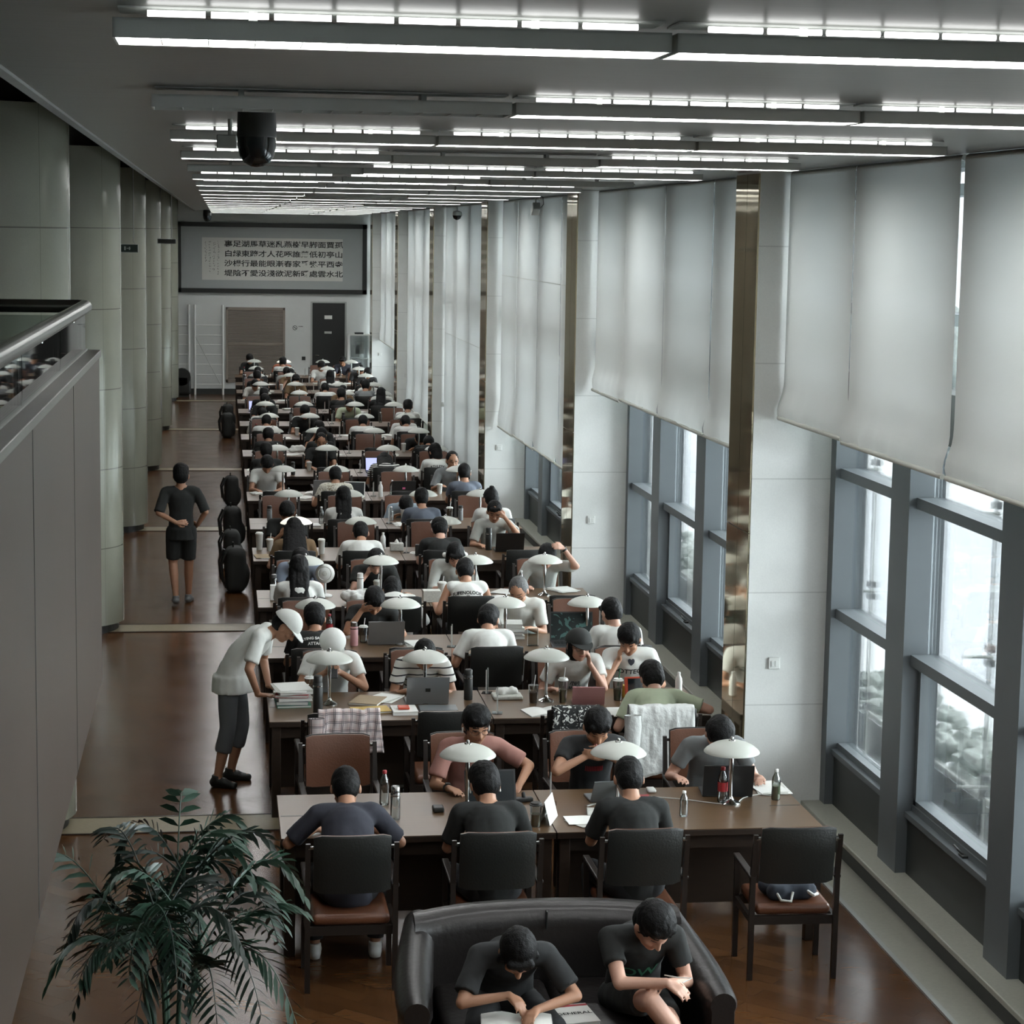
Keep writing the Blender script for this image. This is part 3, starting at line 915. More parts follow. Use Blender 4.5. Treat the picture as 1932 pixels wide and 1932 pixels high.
MB().rbox(-.11, .22, -.008, .004, -.09, .09, .003).obj('plate', 'wallpaint', t_)
MB().lathe([(.05, 0), (.05, .003), (.062, .003), (.062, 0), (.05, 0)], n=28, cap=False, M=Matrix.Translation((-.03, -.009, 0)) @ Matrix.Rotation(R(90), 4, 'X')).box(-.07, .01, -.013, -.01, -.008, .008, M=Matrix.Translation((-.0, 0, -.02)) @ Matrix.Rotation(R(35), 4, 'Y')).obj('symbol', 'ink', t_)
MB().box(.07, .1, -.012, -.008, .03, .045).box(.11, .19, -.012, -.008, .03, .045).obj('lettering', 'ink', t_)
t_ = tag(MB().rbox(1.86, 1.96, YB - .03, YB - .002, .96, 1.06, .006).obj('wall_box', 'black'), 'small black wall box beside the black door', 'box')
t_ = tag(MB().rbox(4.1, 4.16, 43.0, 43.02, 1.2, 1.3, .004).obj('spare_switch', 'white'), 'tiny switch', 'switch')
bpy.data.objects.remove(t_)
# white display cabinet in the corner
t_ = thing('display_cabinet', 'white framed glass display cabinet right of the black door', 'cabinet', (3.42, YB - .25, 0))
cb = MB()
for x in (-.29, .29):
    for y in (-.2, .2): cb.box(x - .03, x + .03, y - .03, y + .03, 0, 1.7)
for z in (.05, .55, 1.02, 1.69): cb.box(-.29, .29, -.2, .2, z - .015, z + .015)
cb.obj('frame', 'white', t_)
MB().box(-.27, .27, -.205, -.2, .07, 1.67).obj('door', 'glass', t_)
for i, (x, z) in enumerate(((-.05, .62), (-.1, 1.12), (.02, 1.2))): MB().rbox(x - .12, x + .12, -.1, .1, z - .045, z + .3, .01).obj('content', 'paper2' if i else 'greyplastic', t_)
MB().rbox(-.12, .12, -.1, .1, 1.705, 1.75, .01).obj('tray', 'black', t_)
# suitcase-like black case in the far left corner
t_ = thing('black_case', 'tall black rounded case standing at the far end of the aisle', 'case', (-1.40, 45.0, 0))
cs = MB().rbox(-.24, .24, -.15, .15, .05, .62, .09).obj('body', 'black', t_, 40)
MB().cyl((0, -.15, .55), (0, .15, .55), .235).obj('domed_top', 'black', t_, 40)
MB().box(-.2, .2, -.1, .1, 0, .06).obj('foot', 'blackm', t_)

# ------------------------------------------------------------------ gallery parapet by the camera
px0, px1 = -1.50, -1.085
pz0, pz1 = 1.785, 3.78
t_ = struct(MB().box(px0, px1, -15.8, -.02, pz0, pz1).obj('wall_parapet', 'panelwood'))
for y in (-2.3, -4.62, -7, -9.3, -11.6):
    MB().box(px1 - .001, px1 + .0015, y - .010, y + .010, pz0, pz1).obj('panel_joint', 'blackm', t_)
MB().rbox(px0 - .02, px1 + .012, -15.8, 0.0, pz1 - .03, pz1 + .012, .005).obj('capping', 'cap_stone', t_)
MB().box(-1.18, -1.15, -15.8, -.05, pz1 + .012, pz1 + .02).obj('glass_channel', 'alum', t_)
struct(MB().box(-6.9, px0, -15.8, -.02, 2.70, 2.95).obj('floor_gallery', 'wall_dark'))
g = thing('glass_balustrade', 'glass balustrade with thick steel handrail on top of the wood parapet', 'railing', (0, 0, 0))
xr = -1.165
pn = 0
for y0_, y1_ in ((-2.1, -.12), (-4.2, -2.12), (-6.4, -4.22), (-8.6, -6.42), (-10.8, -8.62), (-13, -10.82)):
    MB().box(xr - .006, xr + .006, y0_, y1_, pz1 + .014, 4.04).obj('glass_panel', 'railglass', g)
MB().box(-6.0, xr - .01, -.13, -.118, 2.96, 4.0).obj('glass_panel', 'railglass', g)
rx = -1.155
MB().tube([(rx, -15, 4.053), (rx, -.17, 4.053), (rx - .012, -.13, 4.053), (rx - .05, -.115, 4.053)], .04, 18).obj('handrail', 'steel', g, 60)
MB().tube([(rx - .04, -.12, 4.053), (-6, -.12, 4.053)], .04, 18).obj('return_rail', 'steel', g, 60)
for y in (-1.1, -3.2, -5.3, -7.5): MB().tube([(rx, y, 4.05), (xr, y, 4.0)], .01, 8).obj('bracket', 'steel', g, 60)

# ------------------------------------------------------------------ exterior
EXT = [('street_ground', 'ground', (4.9, 60, -60, 110, -1.35, -1.3), 'pale paving and road outside the windows', 'ground')]
struct(MB().box(4.9, 70, -60, 110, -1.4, -1.3).obj('ground', 'ground'))
o = struct(MB().box(9.5, 15.5, -60, 110, -1.3, -1.285).obj('ground_road', 'road'))
struct(MB().box(4.5, 5.6, -16, YB, -1.3, -.25).obj('ground_terrace', 'ground'))
gb = thing('outdoor_balustrade', 'glass balustrade with thin rail outside the windows', 'railing', (6.15, 0, -1.3))
MB().box(-.008, .008, -18, 46, .05, 1.0).obj('glass_panel', 'glass', gb)
MB().tube([(0, -18, 1.05), (0, 46, 1.05)], .022, 8).obj('rail', 'alum', gb, 60)
for i in range(33): MB().tube([(0.02, -18 + i * 2, 0), (0.02, -18 + i * 2, 1.05)], .02, 6).obj('post', 'alum', gb, 60)
hd = MB()
hr = random.Random(5)
hv = bmesh.new()
for i in range(2200):
    y = hr.uniform(-10, 40); x = hr.uniform(6.8, 7.5)
    bmesh.ops.create_icosphere(hv, subdivisions=1, radius=hr.uniform(.06, .14), matrix=Matrix.Translation((x, y, -1.3 + hr.uniform(.08, .8))) @ Matrix.Rotation(hr.uniform(0, 3), 4, 'X'))
me = bpy.data.meshes.new('hedge'); hv.to_mesh(me); hv.free(); me.materials.append(MT['hedge'])
h = tag(link('clipped_hedge', me), 'grey-green hedge running behind the outdoor balustrade', 'hedge'); h['kind'] = 'stuff'
hv = bmesh.new()
for i in range(420):
    y = hr.uniform(-30, 70); x = hr.uniform(20, 26)
    bmesh.ops.create_icosphere(hv, subdivisions=1, radius=hr.uniform(.6, 1.5), matrix=Matrix.Translation((x, y, -1.3 + hr.uniform(.2, 2.6))))
me = bpy.data.meshes.new('bushes'); hv.to_mesh(me); hv.free(); me.materials.append(MT['hedge'])
h = tag(link('roadside_bushes', me), 'hazy bushes across the street seen through the windows', 'bushes'); h['kind'] = 'stuff'
for i, y in enumerate((-.75, .88, 3.6, 9.0, 17.2)):
    t = thing('facade_rod', 'vertical steel glazing rod with clamp brackets outside, %s from the front' % ORD[i], 'rod', (4.9, y, -.25), 0, 'facade rods outside the glass')
    MB().tube([(0, 0, 0), (0, 0, 5.2)], .017, 8).obj('rod', 'alum', t, 60)
    for z in (.98, 1.9, 2.9):
        MB().rbox(-.03, .03, -.035, .035, z - .05, z, .006).obj('clamp', 'greyplastic', t)
        MB().rbox(-.03, .03, -.035, .035, z + .05, z + .1, .006).obj('clamp', 'greyplastic', t)
        MB().tube([(-.2, .0, z + .02), (.02, -.02, z + .02)], .012, 6).obj('arm', 'alum', t)
t = thing('street_sign_board', 'dark rounded sign board standing outside behind the balustrade', 'sign', (8.4, 1.9, -1.3))
MB().rbox(-.05, .05, -.45, .45, .5, 1.75, .05).obj('board', 'greyplastic', t, 40)
for y in (-.3, .3): MB().tube([(0, y, 0), (0, y, .55)], .03, 8).obj('post', 'alum', t)

# ------------------------------------------------------------------ reading tables
def make_table():
    W = TL / 2 - .003
    t = thing('reading_table', '', 'table', (0, 0, 0), 0, 'long wooden reading tables in rows')
    MB().rbox(0, W, 0, TD, TH - .006, TH, .003).obj('tabletop', 'tablewood', t)
    MB().rbox(.001, W - .001, .001, TD - .001, TH - .045, TH - .006, .004).obj('edge_band', 'tabledark', t)
    MB().box(.05, W - .05, .06, .085, TH - .14, TH - .045).box(.05, W - .05, TD - .085, TD - .06, TH - .14, TH - .045).box(.05, .07, .06, TD - .06, TH - .14, TH - .045).box(W - .07, W - .05, .06, TD - .06, TH - .14, TH - .045).obj('apron', 'tabledark', t)
    MB().box(.08, W - .08, TD / 2 - .012, TD / 2 + .012, .12, TH - .1).obj('modesty_panel', 'tabledark', t)
    for x in (.02, W - .09):
        for y in (.03, TD - .10):
            MB().rbox(x, x + .07, y, y + .07, 0, TH - .045, .006).obj('leg', 'tabledark', t)
    MB().box(.012, .22, TD / 2 - .008, TD / 2 + .008, TH - .004, TH + .0006).obj('cable_slot', 'black', t)
    return t
table0 = make_table()
first = True
for i, y in enumerate(YS):
    for s_ in (0, 1):
        lab = '%s dark-edged wooden reading table of the %s row' % (('aisle-side', 'window-side')[s_], ORD[i])
        loc = (0, y, 0) if s_ == 0 else (TL, y + TD, 0)
        rz = 0 if s_ == 0 else PI
        if first:
            table0.location = loc; table0['label'] = lab; first = False
        else: dup(table0, loc, rz, lab)

# ------------------------------------------------------------------ chairs
def make_chair():
    t = thing('reading_chair', '', 'chair', (0, 0, 0), 0, 'leather reading chairs at the long tables')
    MB().rbox(-.235, .235, -.22, .24, .405, .475, .03).obj('seat', 'leather_b', t, 50)
    # curved backrest, brown in front and black behind
    def pad(off, th, x=.225, z0=.63, z1=.985):
        rings = []
        n = 10
        for i in range(n + 1):
            u = -1 + 2 * i / n
            xx = u * x
            yb = -.235 - .03 * (1 - u * u) + off
            e = .012 if abs(u) > .99 else 0
            lean0, lean1 = 0, -.055
            rings.append([V((xx, yb + lean0 + th / 2 - e * .4, z0 + e)), V((xx, yb + (lean1) * .5 + th / 2 - e * .4, (z0 + z1) / 2)), V((xx, yb + lean1 + th / 2 - e * .4, z1 - .015 - e)), V((xx, yb + lean1 + th * .2, z1 - e)),
                          V((xx, yb + lean1 - th * .2, z1 - e)), V((xx, yb + lean1 - th / 2 + e * .4, z1 - .015 - e)), V((xx, yb + lean1 * .5 - th / 2 + e * .4, (z0 + z1) / 2)), V((xx, yb - th / 2 + e * .4, z0 + e))])
        return MB().rings(rings)
    bk = pad(.012, .03).obj('backrest', 'leather_b', t, 50)
    pad(-.014, .024, .229, .625, .989).obj('back_shell', 'leather_k', bk, 50)
    for sx_ in (-1, 1):
        x = sx_ * .262
        MB().rings([[V((x - .016, -.235, 0)), V((x + .016, -.235, 0)), V((x + .016, -.205, 0)), V((x - .016, -.205, 0))], [V((x - .016, -.25, .66)), V((x + .016, -.25, .66)), V((x + .016, -.215, .66)), V((x - .016, -.215, .66))],
                    [V((x - .014, -.30, .935)), V((x + .014, -.30, .935)), V((x + .014, -.275, .935)), V((x - .014, -.275, .935))]]).obj('leg', 'chairwood', t)
        MB().rings([[V((x - .016, .205, 0)), V((x + .016, .205, 0)), V((x + .016, .235, 0)), V((x - .016, .235, 0))], [V((x - .016, .20, .645)), V((x + .016, .20, .645)), V((x + .016, .235, .645)), V((x - .016, .235, .645))]]).obj('leg', 'chairwood', t)
        MB().rbox(x - .022, x + .022, -.25, .25, .645, .668, .008).obj('armrest', 'chairwood', t)
        MB().box(x - .012, x + .012, -.22, .22, .36, .40).obj('side_rail', 'chairwood', t)
        MB().rbox(min(x, x - sx_ * .035), max(x, x - sx_ * .035), -.295, -.275, .90, .92, .004).obj('bolt', 'steel', t)
    MB().box(-.25, .25, .19, .215, .35, .405).obj('front_rail', 'chairwood', t)
    MB().box(-.25, .25, -.225, -.2, .35, .405).obj('rear_rail', 'chairwood', t)
    return t
chair0 = make_chair()
cfirst = True
cr = random.Random(11)
CH = {}; CO = {(0, 'n', 0): chair0}; claimed = set()
for i, y in enumerate(YS):
    for side in 'nf':
        for j, x in enumerate(SX):
            off = {(0, 'n'): .40, (0, 'f'): .5}.get((i, side), .36 if i else .4)
            dx = cr.uniform(-.03, .03); rz = cr.uniform(-.05, .05)
            if side == 'n': loc = (x + dx, y - off, 0)
            else: loc = (x + dx, y + TD + off, 0); rz += PI
            if (i, side, j) == (0, 'n', 3): loc = (x + .06, y - .44, 0); rz = -.03
            if (i, side, j) == (1, 'n', 2): loc = (x + .1, y - off, 0)
            # neighbouring rows can be close together: keep the backs apart
            if side == 'f' and i < 15:
                gap = YS[i + 1] - (y + TD)
                lim = (gap - .02) / 2 - .33
                if off > lim: loc = (loc[0], y + TD + max(.2, lim), 0)
            if side == 'n' and i > 0:
                gap = y - (YS[i - 1] + TD)
                lim = (gap - .02) / 2 - .33
                if off > lim: loc = (loc[0], y - max(.2, lim), 0)
            lab = 'leather reading chair on the %s side of the %s table row, %s' % (('near', 'far')[side == 'f'], ORD[i], SEATW[j])
            if cfirst:
                chair0.location = loc; chair0.rotation_euler = (0, 0, rz); chair0['label'] = lab; cfirst = False
            else: CO[(i, side, j)] = dup(chair0, loc, rz, lab)[0]
            CH[(i, side, j)] = loc

# ------------------------------------------------------------------ desk lamps
def make_lamp():
    t = thing('desk_lamp', '', 'lamp', (0, 0, 0), 0, 'white domed desk lamps on the reading tables')
    MB().lathe([(.068, 0), (.068, .004), (.055, .014), (.03, .024), (.02, .034), (.012, .05)], n=32).obj('base', 'chrome', t, 50)
    MB().lathe([(.012, .04), (.011, .12), (.014, .2), (.017, .26), (.013, .33), (.008, .41)], n=20).obj('pole', 'chrome', t, 60)
    prof = [(.186, .352), (.1855, .357), (.172, .372), (.148, .391), (.115, .408), (.075, .421), (.035, .429), (.010, .431)]
    inner = [(r_ - .004 if r_ > .02 else .008, z - .0045) for r_, z in reversed(prof[1:])]
    sh_ = MB()
    ring = prof + inner
    sh_.lathe(ring + [prof[0]], n=40, cap=False)
    sh_.obj('lamp_shade', 'shade', t, 60)
    MB().lathe([(.026, .426), (.022, .436), (.010, .440), (.012, .447), (.008, .455), (.002, .457)], n=20).obj('finial', 'chrome', t, 50)
    return t
lamp0 = make_lamp()
lfirst = True
NOL = {(0, 0), (1, 3), (4, 3), (13, 2)}
LIT = {(5, 0), (4, 0), (15, 1)}
LIT = {(4, 0), (15, 1)}
for i, y in enumerate(YS):
    for j, x in enumerate(LX):
        if (i, j) in NOL: continue
        loc = (x + cr.uniform(-.02, .02), y + .594, TH + .0015)
        if i == 0: loc = ((0, 1.235, 2.235, 3.0)[j], y + (.594, .62, .60, .59)[j], TH + .0015)
        if i == 1: loc = ((.49, 1.255, 2.24, 0)[j], y + .594, TH + .0015)
        lab = 'white domed desk lamp on the %s table row, %s' % (ORD[i], SEATW[j])
        if lfirst: lamp0.location = loc; lamp0['label'] = lab; lfirst = False
        else:
            r_, ch = dup(lamp0, loc, cr.uniform(0, 6), lab)
            if (i, j) in LIT:
                for c_ in ch:
                    if c_.name.startswith('lamp_shade'):
                        c_.data = c_.data.copy(); c_.data.materials[0] = MT['shade_on']
# ------------------------------------------------------------------ people
HS = 1.14
def fuse(mb, name, vox, smooth=3, dispn=0.0, dscale=9.0, seed=0.0):
    me = mb.mesh(name)
    o = bpy.data.objects.new('fuse_tmp', me)
    m = o.modifiers.new('r', 'REMESH'); m.mode = 'VOXEL'; m.voxel_size = vox; m.use_smooth_shade = True
    s_ = o.modifiers.new('s', 'SMOOTH'); s_.factor = .5; s_.iterations = smooth
    out = evaluated_mesh(o)
    bpy.data.meshes.remove(me)
    out.name = name
    if dispn:
        out.update()
        nv = len(out.vertices)
        for v in out.vertices:
            p = v.co
            d = noise.noise(V((p.x * dscale + seed, p.y * dscale, p.z * dscale * .6))) + .5 * noise.noise(V((p.x * dscale * 2.3, p.y * dscale * 2.3 + seed, p.z * dscale * 1.2)))
            v.co = p + v.normal * d * dispn
    out.polygons.foreach_set('use_smooth', [True] * len(out.polygons))
    return out

def ik(S, T, l1, l2, pole):
    d = T - S
    L = min(d.length, (l1 + l2) * .985)
    T = S + d.normalized() * L
    dn = d.normalized()
    a = (l1 * l1 - l2 * l2 + L * L) / (2 * L)
    h = math.sqrt(max(0, l1 * l1 - a * a))
    p = V(pole); p = (p - dn * p.dot(dn))
    if p.length < 1e-4: p = V((0, 0, -1))
    return S + dn * a + p.normalized() * h, T

def hand(mb, W, d, nrm, side, curl=.5, s=1.0, thumb=.5):
    """palm, four unequal bent fingers and a thumb. d along the hand, nrm out of the back of the hand"""
    d = V(d).normalized(); nrm = (V(nrm) - d * V(nrm).dot(d)).normalized()
    a = d.cross(nrm) * side      # towards the thumb
    k = s
    mb.cap(W - d * .01, W + d * .02 * k, .026 * k, .028 * k, .75, a)
    mb.cap(W + d * .02 * k + a * .012 * k, W + d * .082 * k + a * .022 * k, .022 * k, .017 * k, .8)
    mb.cap(W + d * .02 * k - a * .012 * k, W + d * .076 * k - a * .026 * k, .021 * k, .016 * k, .8)
    mb.cap(W + d * .03 * k, W + d * .08 * k, .024 * k, .018 * k, .7, a)
    lens = (.072, .080, .074, .058)
    for i in range(4):
        o = (.030 - i * .0198) * k
        P0 = W + d * (.082 - abs(i - 1.2) * .003) * k + a * o
        dd = d.copy(); P = P0
        spread = a * (.10 - i * .07)
        dd = (dd + spread).normalized()
        for q, fr_ in enumerate((.45, .3, .25)):
            ang = curl * (.55, .9, .6)[q]
            dd = (dd * math.cos(ang) - nrm * math.sin(ang)).normalized()
            Q = P + dd * lens[i] * k * fr_
            mb.cap(P, Q, (.0088 - q * .0008) * k, (.0082 - q * .0008) * k, n=8, m=3)
            P = Q
    T0 = W + d * .02 * k + a * .02 * k
    t1 = (d * .6 + a * .75 - nrm * .25).normalized()
    T1 = T0 + t1 * .042 * k
    t2 = (d * .9 + a * (.35 - thumb * .5) - nrm * (.15 + thumb * .3)).normalized()
    T2 = T1 + t2 * .032 * k
    T3 = T2 + (t2 - a * .2).normalized() * .024 * k
    mb.cap(T0, T1, .015 * k, .012 * k, n=8, m=3).cap(T1, T2, .0115 * k, .0098 * k, n=8, m=3).cap(T2, T3, .0096 * k, .008 * k, n=8, m=3)

def skeleton(p):
    J = dict(p)
    return J

def seated(lean=25, curve=1.0, hp=35, hy=0, roll=0, lw=(-.15, .49, .80), rw=(.15, .47, .80), lpole=None, rpole=None, sc=1.0, knees=.1, twist=0, sh=.175, hips=.575, shift=0.0, cross=False, feet=.36, table=True):
    J = {}
    J['sh'] = sh
    P = V((shift, -.02, hips))
    def dr(a): return V((math.sin(R(twist)) * math.sin(R(a)), math.cos(R(twist)) * math.sin(R(a)), math.cos(R(a))))
    W = P + dr(lean * .55) * .20
    Cc = W + dr(lean * 1.05) * .19
    U = dr(lean * 1.25)
    NB = Cc + U * .115
    rt = V((math.cos(R(twist)), -math.sin(R(twist)), 0))
    if roll: rt = (rt + V((0, 0, math.tan(R(roll))))).normalized()
    J.update(P=P, W=W, Cc=Cc, NB=NB, rt=rt, U=U)
    for s_, k in ((-1, 'L'), (1, 'R')):
        J['S' + k] = Cc + U * .065 + rt * (sh * s_) + V((0, .012, 0))
        J['H' + k] = P + V((.095 * s_, .01, -.015))
        J['K' + k] = V((shift + s_ * (.10 + knees), .43, .53))
        J['A' + k] = V((shift + s_ * (.11 + knees * .8), feet, .09))
    neckd = (U + V((0, .25, 0))).normalized()
    yaw = hy + twist
    fw = V((math.sin(R(yaw)) * math.cos(R(hp)), math.cos(R(yaw)) * math.cos(R(hp)), -math.sin(R(hp))))
    hr = V((math.cos(R(yaw)), -math.sin(R(yaw)), 0))
    up = hr.cross(fw).normalized()
    J['fw'] = fw; J['hu'] = up; J['hr'] = hr
    J['HC'] = NB + neckd * .075 + up * .092 + fw * .028
    J['lw'] = lw; J['rw'] = rw; J['lpole'] = lpole; J['rpole'] = rpole
    return J

def head_pt(J, x, y, z): return J['HC'] + J['hr'] * x + J['fw'] * y + J['hu'] * z

def build_body(J, look, vox=.0085, label_parts=True):
    """returns dict of meshes: body, hair, top, bottom, shoes, extras"""
    L = look
    f = L.get('fat', 1.0)
    P, W, Cc, NB, rt, U = (J[k] for k in ('P', 'W', 'Cc', 'NB', 'rt', 'U'))
    b = MB()
    # trunk
    b.cap(P, W, .145 * f, .125 * f, .68, rt).cap(W, Cc, .125 * f, .148, .66, rt)
    b.cap(J['SL'] + rt * .03, J['SR'] - rt * .03, .056, .056, .95)
    b.cap(NB - U * .02, J['SL'] * .75 + NB * .25, .05, .045).cap(NB - U * .02, J['SR'] * .75 + NB * .25, .05, .045)
    HC, fw, hu, hr = J['HC'], J['fw'], J['hu'], J['hr']
    nk = .052 if not L.get('fem') else .045
    b.cap(NB - U * .04, HC - hu * .06 - fw * .02, nk * 1.08, nk)
    HM = Matrix((( hr.x, fw.x, hu.x, HC.x), (hr.y, fw.y, hu.y, HC.y), (hr.z, fw.z, hu.z, HC.z), (0, 0, 0, 1))) @ Matrix.Scale(HS, 4)
    b.ell((0, 0, .012), (.074, .094, .096), HM)
    b.ell((0, .028, -.05), (.058, .062, .066), HM)
    b.ell((0, .052, -.088), (.030, .034, .026), HM)
    hp_ = lambda x, y, z: HM @ V((x, y, z))
    b.cap(hp_(0, .088, .004), hp_(0, .106, -.034), .0085, .0135)
    b.cap(hp_(-.010, .096, -.037), hp_(.010, .096, -.037), .009)
    b.cap(hp_(-.014, .083, -.062), hp_(.014, .083, -.062), .0085)
    for s_ in (-1, 1):
        b.ell((s_ * .077, -.006, -.018), (.010, .019, .031), HM)
        b.cap(hp_(s_ * .045, .062, -.03), hp_(s_ * .03, .07, -.035), .018)
    Z = V((0, 0, 1))
    arms = {}
    for s_, k in ((-1, 'L'), (1, 'R')):
        tgt = J['lw'] if s_ < 0 else J['rw']
        hd, nr, curl = None, None, .45
        if isinstance(tgt, dict): hd, nr, curl, T = tgt.get('d'), tgt.get('n'), tgt.get('c', .5), tgt['t']
        else: T = tgt
        if isinstance(T, tuple) and isinstance(T[0], str): T = hp_(*T[1])
        else: T = V(T)
        pole = J['lpole'] if s_ < 0 else J['rpole']
        if pole is None: pole = (s_ * .45, -.3, -.9)
        E_, Wr = ik(J['S' + k], T, .27, .245, pole)
        if 'E' + k in J: E_ = J['E' + k]
        arms[k] = (J['S' + k], E_, Wr)
        g = .9 if L.get('fem') else 1.0
        b.cap(J['S' + k], E_, .047 * g, .038 * g).cap(E_, Wr, .039 * g, .026 * g, .92)
        fd = (Wr - E_).normalized()
        if hd is None: hd = (fd + V((-.25 * s_, .15, -.1))).normalized(); nr = Z
        else:
            hd = V(hd).normalized(); nr = V(nr) if nr is not None else Z
            if isinstance(tgt, dict) and tgt.get('head'):
                hd = (hr * hd.x + fw * hd.y + hu * hd.z); nr = (hr * nr.x + fw * nr.y + hu * nr.z)
        hand(b, Wr, hd, nr, -s_ if False else s_ * -1, curl, .95 * g)
    legs = {}
    for s_, k in ((-1, 'L'), (1, 'R')):
        H_, K_, A_ = J['H' + k], J['K' + k], J['A' + k]
        legs[k] = (H_, K_, A_)
        b.cap(H_, K_, .082, .056).cap(K_, K_ * .62 + A_ * .38 + V((0, -.0, 0)), .055, .054).cap(K_ * .62 + A_ * .38, A_, .052, .034)
        fd = J.get('F' + k, V((s_ * .12, 1, 0))).normalized()
        b.cap(A_, A_ + fd * .02 - Z * .04, .034, .035).cap(A_ - fd * .03 - Z * .045, A_ + fd * .13 - Z * .055, .032, .028, .8, fd.cross(Z))
    body = fuse(b, 'body', vox, 2)
    # face colouring by place on the head
    body.materials.append(MT[L.get('skin', 'skin')]); body.materials.append(MT['eye']); body.materials.append(MT['lips'])
    Hi = HM.inverted()
    if vox < .01:
        mi = [0] * len(body.polygons)
        for i, pl in enumerate(body.polygons):
            c = pl.center
            if (c - HC).length > .15: continue
            q = Hi @ c
            if q.y < .04: continue
            ax = abs(q.x)
            if ((ax - .031) / .014) ** 2 + ((q.z - .002) / .0052) ** 2 < 1: mi[i] = 1
            elif ((ax - .032) / .019) ** 2 + ((q.z - .024 + (ax - .03) * .1) / .0052) ** 2 < 1: mi[i] = 1
            elif (q.x / .022) ** 2 + ((q.z + .062) / .0065) ** 2 < 1: mi[i] = 2
        body.polygons.foreach_set('material_index', mi)
    out = [('person_body', body, None)]
    # hair
    st = L.get('hair', 'short')
    h = MB()
    if st != 'none':
        hz = .004 if L.get('fem') or st == 'thick' else 0
        if L.get('cap'): hz = -.006
        h.ell((0, -.014, .022), (.081 + hz, .098 + hz, .094 + hz), HM)
        h.ell((0, -.035, -.015), (.077 + hz, .078 + hz, .085 if not L.get('cap') else .075), HM)
        if st != 'recede' and not L.get('cap'):
            h.cap(hp_(-.045, .068, .068), hp_(.045, .068, .068), .022)
            h.cap(hp_(-.05, .055, .05), hp_(-.03, .083, .052), .014).cap(hp_(.05, .055, .05), hp_(.0, .09, .056), .014)
        if st == 'thick': h.ell((0, .0, .055), (.085, .095, .075), HM)
        if st in ('long', 'curly'):
            back = HC - fw * .055
            dn = V((0, 0, -1)) * .9 - U * .35
            dn.normalize()
            ln = .27 if st == 'long' else .24
            wd = .075 if st == 'long' else .11
            if fw.y > .2 and U.y > .25:   # leaning forward: the hair lies along the back
                e = NB - U * .16 - V((0, 1, 0)) * .09
            else: e = back + dn * ln
            h.cap(back, e, wd * 1.1, wd * 1.35, .48, hr).cap(hp_(.0, -.03, -.02), back + (e - back) * .6, .08, .07, .8, hr)
            for s_ in (-1, 1):
                h.cap(hp_(s_ * .045, -.045, -.03), e + hr * s_ * .055, .05, .045)
                h.cap(hp_(s_ * .07, .01, .0), hp_(s_ * .075, .015, -.10), .022, .018).cap(hp_(s_ * .075, .015, -.10), (hp_(s_ * .075, .0, -.12) + e) / 2, .022, .015)
        if st == 'bun': h.ell((0, -.07, .085), (.042, .042, .04), HM)
        if st == 'bob':
            h.cap(hp_(0, -.045, 0), hp_(0, -.05, -.09), .085, .08, .85, hr)
            for s_ in (-1, 1): h.cap(hp_(s_ * .07, .02, .02), hp_(s_ * .07, .02, -.08), .026, .022)
        if st == 'pony': h.ell((0, -.1, .03), (.03, .035, .035), HM); h.cap(hp_(0, -.11, .02), hp_(0, -.13, -.17), .032, .018)
        hm = fuse(h, 'hair', max(vox, .008), 1, .0035, 50, J.get('seed', 0))
        hm.materials.append(MT[L.get('haircol', 'hair')])
        out.append(('hair', hm, None))
    # top
    t = MB()
    slv = L.get('sleeve', .62)
    bf = .012
    t.cap(P + V((0, 0, -.02)), W, (.155 * f), (.142 * f), .74, rt, n=20).cap(W, Cc, .142 * f, .162, .72, rt, n=20)
    t.cap(J['SL'] + rt * .025, J['SR'] - rt * .025, .069, .069, 1)
    t.cap(NB - U * .035, J['SL'] * .8 + NB * .2, .052, .062).cap(NB - U * .035, J['SR'] * .8 + NB * .2, .052, .062)
    if L.get('hood'): t.ell((0, 0, 0), (.11, .07, .07), Matrix.Translation(NB - U * .03 - V((0, .05, 0))))
    if L.get('collar'): t.cyl(NB - U * .02, NB + U * .035 + fw * .005, .07, .062, 1)
    for k in 'LR':
        S_, E_, Wr = arms[k]
        if slv > 1:
            e = E_ + (Wr - E_) * (slv - 1)
            t.cap(S_, E_, .064, .054).cyl(E_, e, .054, .040).cap(E_ * .99 + S_ * .01, E_, .054)
        elif slv > 0.05:
            e = S_ + (E_ - S_) * slv
            t.cap(S_, S_ + (e - S_) * .3, .062, .062).cyl(S_, e, .061, .056 + .010 * slv)
    if J.get('stand'): t.cyl(P - U * .0 + V((0, 0, -.14)), P, .172 * f, .164 * f, .84, rt)
    tm = fuse(t, 'shirt', .013 if vox < .01 else .016, 2, .0055, 11, J.get('seed', 0))
    tm.materials.append(MT[L.get('top', 't_white')])
    out.append(('shirt', tm, None))
    # trousers or shorts
    q = MB()
    q.cap(P + V((0, 0, -.03)), P + V((0, 0, .03)), .146 * f, .134 * f, .74, rt, n=18)
    sl = L.get('legs', 1.0)
    for k in 'LR':
        H_, K_, A_ = legs[k]
        if sl >= 1:
            q.cap(H_, K_, .094, .068).cap(K_, K_ + (A_ - K_) * .25, .068, .064).cyl(K_, K_ + (A_ - K_) * (.93 if sl == 1 else sl - 1), .068, .054 if sl == 1 else .07)
        else:
            e = H_ + (K_ - H_) * sl
            q.cap(H_, H_ + (e - H_) * .4, .094, .09).cyl(H_, e, .094, .086)
    qm = fuse(q, 'trousers', .016 if vox < .01 else .02, 2, .004, 10, 3)
    qm.materials.append(MT[L.get('bottom', 'j_black')])
    out.append(('shorts' if sl < 1 else 'trousers', qm, None))
